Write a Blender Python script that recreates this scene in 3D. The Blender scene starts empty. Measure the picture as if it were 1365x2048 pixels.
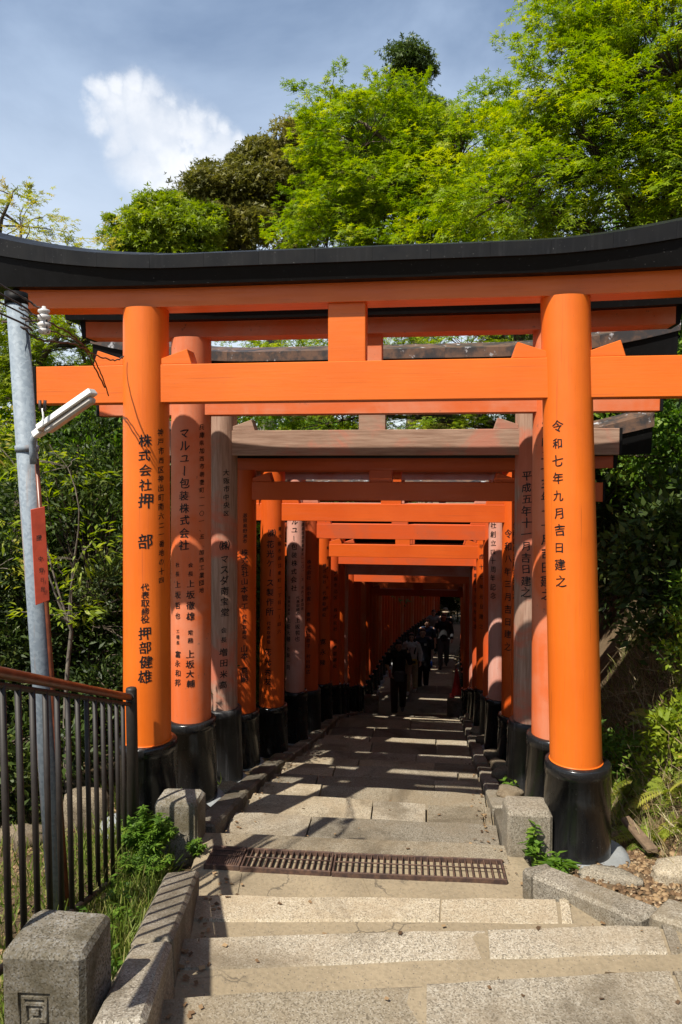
import bpy, bmesh, math, random
import numpy as np
from mathutils import Vector, Matrix

random.seed(7); RNG = np.random.default_rng(7)
SC = bpy.context.scene
COL = SC.collection
R = math.radians

# ------------------------------------------------------------------ camera, sky, sun, exposure
# world frame: +Y runs down along the stairs, +X to the right, z = 0 at the eye of the photographer
cd = bpy.data.cameras.new('camera'); cam = bpy.data.objects.new('camera', cd); COL.objects.link(cam)
cd.sensor_fit = 'VERTICAL'; cd.sensor_height = 36.0; cd.lens = 36.0 * 1500 / 2048
cd.clip_start = 0.05; cd.clip_end = 3000
PITCH = math.atan(89 / 1500); YAW = math.atan(195 / 1500)
cF = Vector((-math.sin(YAW) * math.cos(PITCH), math.cos(YAW) * math.cos(PITCH), -math.sin(PITCH)))
cR = Vector((math.cos(YAW), math.sin(YAW), 0)); cU = cR.cross(cF)
cam.matrix_world = Matrix(((cR.x, cU.x, -cF.x, 0), (cR.y, cU.y, -cF.y, 0), (cR.z, cU.z, -cF.z, 0), (0, 0, 0, 1)))
SC.camera = cam

SUN_EL, SUN_AZ = R(55), R(180 + 32)
sunv = Vector((math.sin(SUN_AZ) * math.cos(SUN_EL), math.cos(SUN_AZ) * math.cos(SUN_EL), math.sin(SUN_EL)))
ld = bpy.data.lights.new('sun', 'SUN'); sun = bpy.data.objects.new('sun', ld); COL.objects.link(sun)
ld.energy = 5.0; ld.angle = R(0.53); ld.color = (1.0, 0.93, 0.82)
sun.rotation_euler = sunv.to_track_quat('Z', 'Y').to_euler(); sun.location = (-8, -12, 20)

SC.view_settings.view_transform = 'Standard'; SC.view_settings.look = 'None'
SC.view_settings.gamma = 1.0; SC.view_settings.exposure = 0.72; SC.view_settings.use_curve_mapping = False
SC.render.engine = 'CYCLES'
SC.cycles.max_bounces = 7; SC.cycles.diffuse_bounces = 5; SC.cycles.transparent_max_bounces = 6

world = bpy.data.worlds.new('World'); SC.world = world; world.use_nodes = True
wn = world.node_tree; wn.nodes.clear()
def WN(t, **kw):
    n = wn.nodes.new(t)
    for k, v in kw.items(): setattr(n, k, v)
    return n
wl = wn.links.new
def wmath(op, a, b=None, c=None, clamp=False):
    n = WN('ShaderNodeMath', operation=op); n.use_clamp = clamp
    for i, v in enumerate((a, b, c)):
        if v is None: continue
        if isinstance(v, (int, float)): n.inputs[i].default_value = v
        else: wl(v, n.inputs[i])
    return n.outputs[0]
sky = WN('ShaderNodeTexSky', sky_type='NISHITA'); sky.sun_disc = False
sky.sun_elevation = SUN_EL; sky.sun_rotation = SUN_AZ; sky.air_density = 1.0; sky.dust_density = 0.4; sky.ozone_density = 1.0
tc = WN('ShaderNodeTexCoord'); DIRV = tc.outputs['Generated']
def wnoise(scale, detail, rough=0.55, loc=(0, 0, 0), sc=(1, 1, 1), dist=0.0):
    m = WN('ShaderNodeMapping'); m.inputs['Location'].default_value = loc; m.inputs['Scale'].default_value = sc
    wl(DIRV, m.inputs['Vector'])
    n = WN('ShaderNodeTexNoise'); n.inputs['Scale'].default_value = scale; n.inputs['Detail'].default_value = detail
    n.inputs['Roughness'].default_value = rough; n.inputs['Distortion'].default_value = dist
    wl(m.outputs[0], n.inputs['Vector']); return n
def wramp(v, lo, hi):
    n = WN('ShaderNodeMapRange'); n.interpolation_type = 'SMOOTHSTEP'
    n.inputs['From Min'].default_value = lo; n.inputs['From Max'].default_value = hi
    wl(v, n.inputs['Value']); return n.outputs[0]
def wmix(f, a, b):
    n = WN('ShaderNodeMix'); n.data_type = 'RGBA'
    if isinstance(f, (int, float)): n.inputs[0].default_value = f
    else: wl(f, n.inputs[0])
    for i, v in ((6, a), (7, b)):
        if isinstance(v, tuple): n.inputs[i].default_value = v
        else: wl(v, n.inputs[i])
    return n.outputs[2]
# thin high veil over the whole sky
veil = wramp(wnoise(1.5, 7, 0.55, (3.1, 1.7, 0.4), (1.3, 1.0, 2.2), 0.3).outputs[0], 0.32, 0.72)
skyc = wmix(wmath('MULTIPLY_ADD', veil, 0.62, 0.0), sky.outputs[0], (5.7, 7.0, 8.9, 1))
sepz = WN('ShaderNodeSeparateXYZ'); wl(DIRV, sepz.inputs[0])
skyc = wmix(wmath('MULTIPLY', wramp(sepz.outputs[2], 0.52, 0.10), 0.58), skyc, (7.4, 7.9, 8.4, 1))
# a cumulus cloud standing over the trees, built from soft lobes in the sky
def cdir(x, y):
    v = cF + cR * (x + 14 - 682.5) / 1500 - cU * (y + 16 - 1024) / 1500
    return v.normalized()
nz = wnoise(9, 8, 0.6)
off = WN('ShaderNodeVectorMath', operation='MULTIPLY_ADD'); wl(nz.outputs['Color'], off.inputs[0])
off.inputs[1].default_value = (0.085, 0.085, 0.085); wl(DIRV, off.inputs[2])
sub = WN('ShaderNodeVectorMath', operation='SUBTRACT'); wl(off.outputs[0], sub.inputs[0]); sub.inputs[1].default_value = (0.0425, 0.0425, 0.0425)
dens = None
for (x, y, r) in [(200, 180, 26), (232, 168, 26), (268, 162, 28), (300, 172, 28), (328, 200, 26), (348, 226, 24), (374, 222, 24), (402, 236, 24), (426, 246, 24), (452, 264, 22), (462, 288, 24), (178, 205, 24), (185, 235, 26), (222, 270, 26), (225, 215, 52), (275, 208, 58), (300, 255, 80), (360, 265, 62), (345, 305, 85), (420, 288, 52), (290, 315, 66), (390, 335, 78), (445, 300, 40), (330, 365, 75), (245, 250, 50)]:
    d = WN('ShaderNodeVectorMath', operation='DISTANCE'); wl(sub.outputs[0], d.inputs[0]); d.inputs[1].default_value = cdir(x, y)
    w = WN('ShaderNodeMapRange'); w.interpolation_type = 'SMOOTHSTEP'
    w.inputs['From Min'].default_value = r * 1.32 / 1500 * 0.9; w.inputs['From Max'].default_value = r * 0.25 / 1500 * 0.9
    wl(d.outputs['Value'], w.inputs['Value'])
    dens = w.outputs[0] if dens is None else wmath('MAXIMUM', dens, w.outputs[0])
fine = wnoise(22, 6, 0.6, (1, 2, 3))
dens = wmath('MULTIPLY', dens, wramp(fine.outputs[0], 0.12, 0.42))
shade = wramp(wnoise(11, 5, 0.6, (0.5, 0.2, 0.9)).outputs[0], 0.35, 0.65)
cumc = wmix(shade, (6.5, 6.9, 7.6, 1), (8.5, 8.6, 8.8, 1))
skyc = wmix(wmath('MULTIPLY', dens, 0.86), skyc, cumc)
bg = WN('ShaderNodeBackground'); bg.inputs['Strength'].default_value = 0.078
wl(skyc, bg.inputs['Color']); wo = WN('ShaderNodeOutputWorld'); wl(bg.outputs[0], wo.inputs['Surface'])

# ------------------------------------------------------------------ material helpers
class Mat:
    def __init__(s, name):
        s.m = bpy.data.materials.new(name); s.m.use_nodes = True
        s.nt = s.m.node_tree; s.b = s.nt.nodes['Principled BSDF']; s.out = s.nt.nodes['Material Output']
    def n(s, t, **kw):
        x = s.nt.nodes.new(t)
        for k, v in kw.items(): setattr(x, k, v)
        return x
    def l(s, a, b): s.nt.links.new(a, b)
    def coord(s, kind='Object', scale=(1, 1, 1), rnd=False):
        t = s.n('ShaderNodeTexCoord'); m = s.n('ShaderNodeMapping'); m.inputs['Scale'].default_value = scale
        s.l(t.outputs[kind], m.inputs['Vector'])
        if rnd:
            o = s.n('ShaderNodeObjectInfo'); k = s.n('ShaderNodeMath', operation='MULTIPLY'); k.inputs[1].default_value = 37.0
            s.l(o.outputs['Random'], k.inputs[0]); s.l(k.outputs[0], m.inputs['Location'])
        return m.outputs[0]
    def noise(s, vec, scale, detail=5, rough=0.55, dist=0.0):
        x = s.n('ShaderNodeTexNoise'); x.inputs['Scale'].default_value = scale; x.inputs['Detail'].default_value = detail
        x.inputs['Roughness'].default_value = rough; x.inputs['Distortion'].default_value = dist
        if vec is not None: s.l(vec, x.inputs['Vector'])
        return x.outputs[0]
    def vor(s, vec, scale, feature='F1', out='Distance'):
        x = s.n('ShaderNodeTexVoronoi', feature=feature); x.inputs['Scale'].default_value = scale
        s.l(vec, x.inputs['Vector']); return x.outputs[out]
    def ramp(s, v, lo, hi, a=0.0, b=1.0):
        x = s.n('ShaderNodeMapRange'); x.interpolation_type = 'SMOOTHSTEP'
        for k, q in (('From Min', lo), ('From Max', hi), ('To Min', a), ('To Max', b)): x.inputs[k].default_value = q
        s.l(v, x.inputs['Value']); return x.outputs[0]
    def math(s, op, a, b):
        x = s.n('ShaderNodeMath', operation=op)
        for i, v in enumerate((a, b)):
            if isinstance(v, (int, float)): x.inputs[i].default_value = v
            else: s.l(v, x.inputs[i])
        return x.outputs[0]
    def mix(s, f, a, b, mode='MIX'):
        x = s.n('ShaderNodeMix'); x.data_type = 'RGBA'; x.blend_type = mode
        if isinstance(f, (int, float)): x.inputs[0].default_value = f
        else: s.l(f, x.inputs[0])
        for i, v in ((6, a), (7, b)):
            if isinstance(v, (tuple, list)): x.inputs[i].default_value = (v[0], v[1], v[2], 1)
            else: s.l(v, x.inputs[i])
        return x.outputs[2]
    def bump(s, h, strength, dist=0.01):
        x = s.n('ShaderNodeBump'); x.inputs['Strength'].default_value = strength; x.inputs['Distance'].default_value = dist
        s.l(h, x.inputs['Height']); s.l(x.outputs[0], s.b.inputs['Normal']); return x
    def set(s, col=None, rough=None, metal=None, spec=None):
        for k, v in (('Base Color', col), ('Roughness', rough), ('Metallic', metal), ('Specular IOR Level', spec)):
            if v is None: continue
            if isinstance(v, (tuple, list)): s.b.inputs[k].default_value = (v[0], v[1], v[2], 1)
            elif isinstance(v, (int, float)): s.b.inputs[k].default_value = v
            else: s.l(v, s.b.inputs[k])
        return s.m
M = {}

def paint_new(name='vermilion_paint', A=(0.66, 0.138, 0.011), B=(0.60, 0.116, 0.009), beam=False):
    k = Mat(name); c = k.coord('Object', (1, 1, 1), True)
    st = k.coord('Object', (0.9, 14, 14) if beam else (14, 14, 0.9), True)
    a = k.noise(c, 2.2, 4); b = k.noise(st, 3.0, 5, 0.6)
    col = k.mix(k.ramp(a, 0.3, 0.75), A, B)
    col = k.mix(k.ramp(b, 0.55, 0.8, 0, 0.30), col, (0.50, 0.088, 0.008))
    col = k.mix(k.ramp(k.noise(c, 60, 3), 0.70, 0.78, 0, 0.5), col, (0.30, 0.09, 0.03))
    bl = k.noise(c, 0.8, 6, 0.65, 0.8); col = k.mix(k.ramp(bl, 0.48, 0.70, 0, 0.30), col, (A[0] * 0.80, A[1] * 0.72, A[2] * 0.7))
    col = k.mix(k.ramp(k.noise(k.coord('Object', (0.5, 40, 40) if beam else (40, 40, 0.5), True), 2.2, 3, 0.5), 0.66, 0.72, 0, 0.4), col, (0.26, 0.05, 0.012))
    g = k.noise(k.coord('Object', (1.5, 60, 60) if beam else (60, 60, 1.5), True), 3.0, 4, 0.6)
    col = k.mix(k.ramp(g, 0.60, 0.72, 0, 0.30), col, (0.34, 0.055, 0.008))
    k.bump(k.math('ADD', b, k.math('MULTIPLY', g, 0.6)), 0.22, 0.004)
    return k.set(col, k.ramp(b, 0.3, 0.8, 0.34, 0.55), 0, 0.4)
def paint_faded(name, full, pale, amount, beam=False):
    k = Mat(name); c = k.coord('Object', (1, 1, 1), True); st = k.coord('Object', (0.7, 10, 10) if beam else (10, 10, 0.7), True)
    a = k.noise(c, 1.7, 6, 0.6, 0.4); b = k.noise(st, 2.6, 6, 0.65)
    f = k.math('ADD', k.ramp(a, 0.5 - amount, 0.62, 0, 0.75), k.ramp(b, 0.45, 0.75, 0, 0.3))
    col = k.mix(f, full, pale)
    col = k.mix(k.ramp(k.noise(c, 26, 4), 0.66, 0.74, 0, 0.55), col, (0.13, 0.07, 0.05))
    k.bump(b, 0.25, 0.004)
    return k.set(col, k.ramp(b, 0.3, 0.8, 0.5, 0.75), 0, 0.3)
def wood_grey():
    k = Mat('weathered_wood'); c = k.coord('Object', (1, 1, 1), True); st = k.coord('Object', (16, 16, 1.0), True)
    b = k.noise(st, 3.2, 7, 0.65); a = k.noise(c, 1.6, 6, 0.6, 0.5)
    col = k.mix(k.ramp(b, 0.3, 0.7), (0.36, 0.235, 0.175), (0.23, 0.13, 0.088))
    col = k.mix(k.ramp(a, 0.48, 0.6, 0, 0.8), col, (0.46, 0.115, 0.06))
    k.bump(b, 0.4, 0.004)
    return k.set(col, 0.75, 0, 0.25)
def wood_grey_beam():
    k = Mat('weathered_beam'); st = k.coord('Object', (1.0, 14, 14), True); c = k.coord('Object', (1, 1, 1), True)
    b = k.noise(st, 3.2, 7, 0.65); a = k.noise(c, 2.0, 6, 0.6, 0.5)
    col = k.mix(k.ramp(b, 0.3, 0.7), (0.34, 0.225, 0.165), (0.22, 0.13, 0.09))
    col = k.mix(k.ramp(a, 0.5, 0.62, 0, 0.7), col, (0.42, 0.15, 0.10))
    k.bump(b, 0.4, 0.004)
    return k.set(col, 0.75, 0, 0.25)
def black(name, v, r0, r1, wear, spec=0.4):
    k = Mat(name); c = k.coord('Object', (1, 1, 1), True); st = k.coord('Object', (12, 12, 0.8), True)
    b = k.noise(st, 3.0, 6, 0.65); a = k.noise(c, 7, 5)
    col = k.mix(k.ramp(b, 0.5, 0.75, 0, wear), (v, v, v * 1.05), (v * 5 + 0.05, v * 5 + 0.05, v * 5 + 0.055))
    col = k.mix(k.ramp(k.noise(c, 80, 2), 0.71, 0.75, 0, 0.6 * wear + 0.15), col, (0.35, 0.34, 0.32))
    k.bump(a, 0.12, 0.003)
    return k.set(col, k.ramp(a, 0.3, 0.7, r0, r1), 0, spec)
def granite(name, base, dark, light, wear=0.5, warm=(0.40, 0.31, 0.19)):
    k = Mat(name); c = k.coord('Object', (1, 1, 1), True); oi = k.n('ShaderNodeObjectInfo')
    v = k.vor(c, 190, 'F1', 'Color'); sep = k.n('ShaderNodeSeparateColor'); k.l(v, sep.inputs[0])
    col = k.mix(k.ramp(sep.outputs[0], 0.66, 0.80, 0, 0.75), base, dark)
    col = k.mix(k.ramp(sep.outputs[1], 0.72, 0.78, 0, 0.8), col, light)
    big = k.noise(c, 3.2, 7, 0.6); mid = k.noise(c, 34, 5, 0.65)
    col = k.mix(k.ramp(big, 0.42, 0.66, 0, wear), col, warm)
    col = k.mix(k.ramp(mid, 0.52, 0.75, 0, 0.5), col, dark)
    wc = k.coord('Object'); stn = k.noise(wc, 1.1, 8, 0.68, 0.6)
    col = k.mix(k.ramp(stn, 0.48, 0.64, 0, 0.68), col, tuple(v * 0.42 for v in warm))
    col = k.mix(k.ramp(k.noise(wc, 2.7, 7, 0.7), 0.60, 0.72, 0, 0.45), col, light)
    hs = k.n('ShaderNodeHueSaturation'); k.l(col, hs.inputs['Color'])
    k.l(k.ramp(oi.outputs['Random'], 0, 1, 0.68, 1.24), hs.inputs['Value'])
    h = k.math('ADD', k.math('MULTIPLY', mid, 0.7), k.math('MULTIPLY', sep.outputs[2], 0.35))
    k.bump(h, 0.7, 0.008)
    return k.set(hs.outputs[0], 0.85, 0, 0.25)
def concrete(name, base, warm, pebble=True):
    k = Mat(name); c = k.coord('Object')
    big = k.noise(c, 2.6, 7, 0.62); mid = k.noise(c, 45, 5, 0.6)
    col = k.mix(k.ramp(big, 0.35, 0.68), base, warm)
    col = k.mix(k.ramp(mid, 0.4, 0.75, 0, 0.45), col, tuple(v * 0.55 for v in base))
    h = mid
    if pebble:
        v = k.n('ShaderNodeTexVoronoi'); v.inputs['Scale'].default_value = 85; k.l(c, v.inputs['Vector'])
        sep = k.n('ShaderNodeSeparateColor'); k.l(v.outputs['Color'], sep.inputs[0])
        on = k.math('MULTIPLY', k.ramp(v.outputs['Distance'], 0.30, 0.20), k.ramp(sep.outputs[0], 0.48, 0.52))
        pc = k.mix(sep.outputs[1], (0.07, 0.065, 0.06), (0.36, 0.30, 0.22))
        col = k.mix(k.math('MULTIPLY', on, 0.85), col, pc)
        h = k.math('ADD', mid, on)
    dv = k.n('ShaderNodeVectorMath', operation='MULTIPLY_ADD'); nn = k.n('ShaderNodeTexNoise'); nn.inputs['Scale'].default_value = 5.0; nn.inputs['Detail'].default_value = 6
    k.l(c, nn.inputs['Vector']); k.l(nn.outputs['Color'], dv.inputs[0]); dv.inputs[1].default_value = (0.35, 0.35, 0.35); k.l(c, dv.inputs[2])
    cr = k.math('MULTIPLY', k.ramp(k.vor(dv.outputs[0], 1.1, 'DISTANCE_TO_EDGE'), 0.010, 0.0), k.ramp(k.noise(c, 1.4, 3), 0.50, 0.60))
    col = k.mix(k.math('MULTIPLY', cr, 0.75), col, (0.06, 0.05, 0.04))
    col = k.mix(k.ramp(k.noise(c, 0.9, 8, 0.7), 0.52, 0.66, 0, 0.45), col, tuple(v * 0.62 for v in base))
    k.bump(h, 0.6, 0.006)
    return k.set(col, 0.9, 0, 0.2)
def soil():
    k = Mat('soil'); c = k.coord('Object')
    a = k.noise(c, 1.3, 7, 0.6); b = k.noise(c, 30, 6, 0.65); f = k.noise(c, 140, 3, 0.6)
    col = k.mix(k.ramp(a, 0.4, 0.62), (0.10, 0.072, 0.04), (0.19, 0.135, 0.08))
    col = k.mix(k.ramp(b, 0.5, 0.7, 0, 0.7), col, (0.20, 0.15, 0.09))
    col = k.mix(k.ramp(f, 0.6, 0.72, 0, 0.6), col, (0.04, 0.03, 0.018))
    k.bump(k.math('ADD', b, f), 1.0, 0.02)
    return k.set(col, 0.95, 0, 0.1)
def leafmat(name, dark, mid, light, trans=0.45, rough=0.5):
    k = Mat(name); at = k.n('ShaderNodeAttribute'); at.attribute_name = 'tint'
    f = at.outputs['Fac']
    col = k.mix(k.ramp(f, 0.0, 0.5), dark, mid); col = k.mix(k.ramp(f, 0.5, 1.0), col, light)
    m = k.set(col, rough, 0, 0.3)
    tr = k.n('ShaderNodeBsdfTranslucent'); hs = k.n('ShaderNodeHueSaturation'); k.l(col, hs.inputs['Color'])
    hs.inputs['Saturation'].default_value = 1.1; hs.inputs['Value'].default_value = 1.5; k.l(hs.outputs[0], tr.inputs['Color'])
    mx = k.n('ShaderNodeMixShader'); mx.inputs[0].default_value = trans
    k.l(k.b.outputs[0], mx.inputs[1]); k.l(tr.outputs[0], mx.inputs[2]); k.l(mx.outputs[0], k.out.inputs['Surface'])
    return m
def bark(name, a, b):
    k = Mat(name); c = k.coord('Object', (8, 8, 1.6)); n = k.noise(c, 3, 7, 0.65)
    k.bump(n, 0.8, 0.03)
    return k.set(k.mix(k.ramp(n, 0.3, 0.7), a, b), 0.9, 0, 0.15)
def plain(name, col, rough=0.6, metal=0.0, var=0.25, scale=18, bump=0.15):
    k = Mat(name); c = k.coord('Object', (1, 1, 1), True); n = k.noise(c, scale, 5, 0.6)
    k.bump(n, bump, 0.004)
    return k.set(k.mix(k.ramp(n, 0.3, 0.75, 0, 1), col, tuple(v * (1 - var) for v in col)), rough, metal, 0.4)
def galvanized():
    k = Mat('galvanized_steel'); c = k.coord('Object', (1, 1, 1)); st = k.coord('Object', (20, 20, 0.8))
    v = k.vor(c, 60, 'F1', 'Color'); sep = k.n('ShaderNodeSeparateColor'); k.l(v, sep.inputs[0])
    col = k.mix(k.ramp(sep.outputs[0], 0, 1), (0.15, 0.185, 0.22), (0.21, 0.25, 0.285))
    rust = k.math('MULTIPLY', k.ramp(k.noise(st, 1.4, 6, 0.6), 0.56, 0.7), k.ramp(k.noise(c, 1.3, 4), 0.42, 0.6))
    col = k.mix(k.math('MULTIPLY', rust, 0.75), col, (0.25, 0.13, 0.06))
    k.bump(k.noise(c, 40, 4), 0.08, 0.003)
    return k.set(col, 0.62, 0.0, 0.35)
def rusty():
    k = Mat('rusty_steel'); c = k.coord('Object', (1, 1, 1), True); n = k.noise(c, 25, 6, 0.65)
    k.bump(n, 0.4, 0.003)
    return k.set(k.mix(k.ramp(n, 0.35, 0.7), (0.055, 0.035, 0.03), (0.13, 0.075, 0.05)), 0.75, 0.2, 0.3)
def copper_roof():
    k = Mat('peeling_roof_sheet'); c = k.coord('Object', (1, 1, 1), True); n = k.noise(c, 6, 7, 0.7); s = k.noise(c, 2, 4)
    col = k.mix(k.ramp(n, 0.4, 0.6), (0.035, 0.032, 0.033), (0.13, 0.075, 0.05))
    col = k.mix(k.ramp(k.noise(c, 9, 6, 0.7), 0.60, 0.66), col, (0.38, 0.38, 0.40))
    k.bump(n, 0.2, 0.004)
    return k.set(col, 0.5, 0, 0.4)

for bm_ in (False, True):
    q = '_beam' if bm_ else ''
    M['orange' + q] = paint_new('vermilion_paint' + q, beam=bm_)
    M['red' + q] = paint_new('red_vermilion_paint' + q, (0.58, 0.092, 0.010), (0.52, 0.075, 0.008), bm_)
    M['faded' + q] = paint_faded('faded_vermilion_paint' + q, (0.56, 0.112, 0.026), (0.55, 0.195, 0.105), 0.10, bm_)
    M['pinkish' + q] = paint_faded('bleached_vermilion_paint' + q, (0.48, 0.135, 0.07), (0.58, 0.33, 0.27), 0.22, bm_)
    M['dull' + q] = paint_faded('dull_vermilion_paint' + q, (0.54, 0.074, 0.011), (0.44, 0.078, 0.024), 0.05, bm_)
M['wood'] = wood_grey(); M['woodbeam'] = wood_grey_beam()
M['black'] = black('black_lacquer', 0.010, 0.16, 0.30, 0.12)
M['blackold'] = black('worn_black_paint', 0.016, 0.35, 0.6, 0.55)
M['kasagi'] = black('black_beam_paint', 0.006, 0.4, 0.55, 0.03, 0.12)
M['roofnew'] = black('grey_roof_sheet', 0.007, 0.40, 0.55, 0.10, 0.18)
M['roofold'] = copper_roof()
def ink():
    k = Mat('worn_black_ink'); c = k.coord('Object', (1, 1, 1), True)
    return k.set(k.mix(k.ramp(k.noise(c, 55, 5, 0.7), 0.56, 0.72, 0, 0.7), (0.010, 0.009, 0.010), (0.10, 0.045, 0.03)), 0.5, 0, 0.3)
M['ink'] = ink()
M['granite'] = granite('granite_step', (0.285, 0.240, 0.168), (0.118, 0.096, 0.066), (0.385, 0.34, 0.262), 0.55, (0.25, 0.192, 0.120))
M['granitegrey'] = granite('grey_granite', (0.260, 0.225, 0.168), (0.098, 0.084, 0.062), (0.37, 0.335, 0.27), 0.5, (0.215, 0.168, 0.108))
M['mossy'] = granite('stained_granite', (0.25, 0.22, 0.17), (0.05, 0.042, 0.03), (0.34, 0.33, 0.30), 0.85, (0.085, 0.07, 0.038))
M['kerb'] = granite('rough_kerb_granite', (0.20, 0.175, 0.135), (0.07, 0.06, 0.045), (0.31, 0.285, 0.235), 0.6, (0.15, 0.12, 0.075))
M['concrete'] = concrete('pebbled_concrete', (0.230, 0.186, 0.122), (0.275, 0.222, 0.145))
M['footing'] = concrete('smooth_footing_concrete', (0.27, 0.29, 0.30), (0.22, 0.22, 0.205), False)
M['soil'] = soil()
M['galv'] = galvanized(); M['rust'] = rusty()
M['fence'] = plain('brown_steel_paint', (0.020, 0.015, 0.012), 0.58, 0.0, 0.4, 22, 0.08)
M['railred'] = plain('worn_red_brown_rail', (0.16, 0.045, 0.022), 0.35, 0.0, 0.5, 14, 0.1)
M['white'] = plain('white_lamp_body', (0.72, 0.72, 0.68), 0.4, 0, 0.12, 9, 0.03)
M['diffuser'] = plain('dusty_lamp_diffuser', (0.45, 0.42, 0.37), 0.3, 0, 0.2, 9, 0.03)
M['porcelain'] = plain('porcelain', (0.60, 0.58, 0.55), 0.25, 0, 0.3, 25, 0.03)
M['cable'] = plain('dark_cable', (0.05, 0.035, 0.03), 0.6, 0, 0.3, 40, 0.1)
M['signred'] = plain('red_sign_paint', (0.42, 0.055, 0.022), 0.55, 0, 0.35, 10, 0.1)
M['oldwood'] = plain('old_board', (0.17, 0.115, 0.07), 0.85, 0, 0.5, 30, 0.5)
M['chips'] = plain('pale_chips', (0.34, 0.25, 0.15), 0.9, 0, 0.6, 60, 0.3)
M['rock'] = granite('field_rock', (0.17, 0.135, 0.09), (0.06, 0.048, 0.034), (0.25, 0.21, 0.15), 0.6, (0.14, 0.10, 0.06))
M['bark'] = bark('dark_bark', (0.055, 0.042, 0.03), (0.12, 0.095, 0.07))
M['barkgrey'] = bark('grey_bark', (0.10, 0.085, 0.07), (0.21, 0.18, 0.145))
M['maple'] = leafmat('maple_leaves', (0.06, 0.115, 0.006), (0.175, 0.255, 0.010), (0.37, 0.40, 0.028), 0.45)
M['mapleyel'] = leafmat('young_maple_leaves', (0.15, 0.19, 0.015), (0.30, 0.31, 0.04), (0.45, 0.34, 0.08), 0.45)
M['olive'] = leafmat('olive_evergreen_leaves', (0.075, 0.080, 0.014), (0.16, 0.155, 0.028), (0.26, 0.225, 0.055), 0.35)
M['lime'] = leafmat('spring_leaves', (0.10, 0.15, 0.012), (0.20, 0.27, 0.018), (0.34, 0.36, 0.04), 0.45)
M['conifer'] = leafmat('conifer_needles', (0.03, 0.055, 0.012), (0.07, 0.11, 0.02), (0.12, 0.16, 0.03), 0.25)
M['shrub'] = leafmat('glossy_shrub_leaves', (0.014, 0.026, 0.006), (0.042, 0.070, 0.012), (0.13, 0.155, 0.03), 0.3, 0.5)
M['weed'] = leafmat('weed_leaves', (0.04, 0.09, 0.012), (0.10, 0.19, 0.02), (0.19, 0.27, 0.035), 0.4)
M['fern'] = leafmat('fern_fronds', (0.10, 0.14, 0.02), (0.24, 0.29, 0.035), (0.42, 0.33, 0.07), 0.4)
M['grass'] = leafmat('grass_blades', (0.06, 0.10, 0.015), (0.15, 0.21, 0.03), (0.30, 0.29, 0.10), 0.4)
M['drygrass'] = leafmat('dry_stalks', (0.12, 0.085, 0.04), (0.26, 0.20, 0.10), (0.42, 0.36, 0.22), 0.25)
M['litter'] = leafmat('leaf_litter', (0.06, 0.035, 0.018), (0.15, 0.09, 0.045), (0.28, 0.19, 0.10), 0.1, 0.8)

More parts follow.
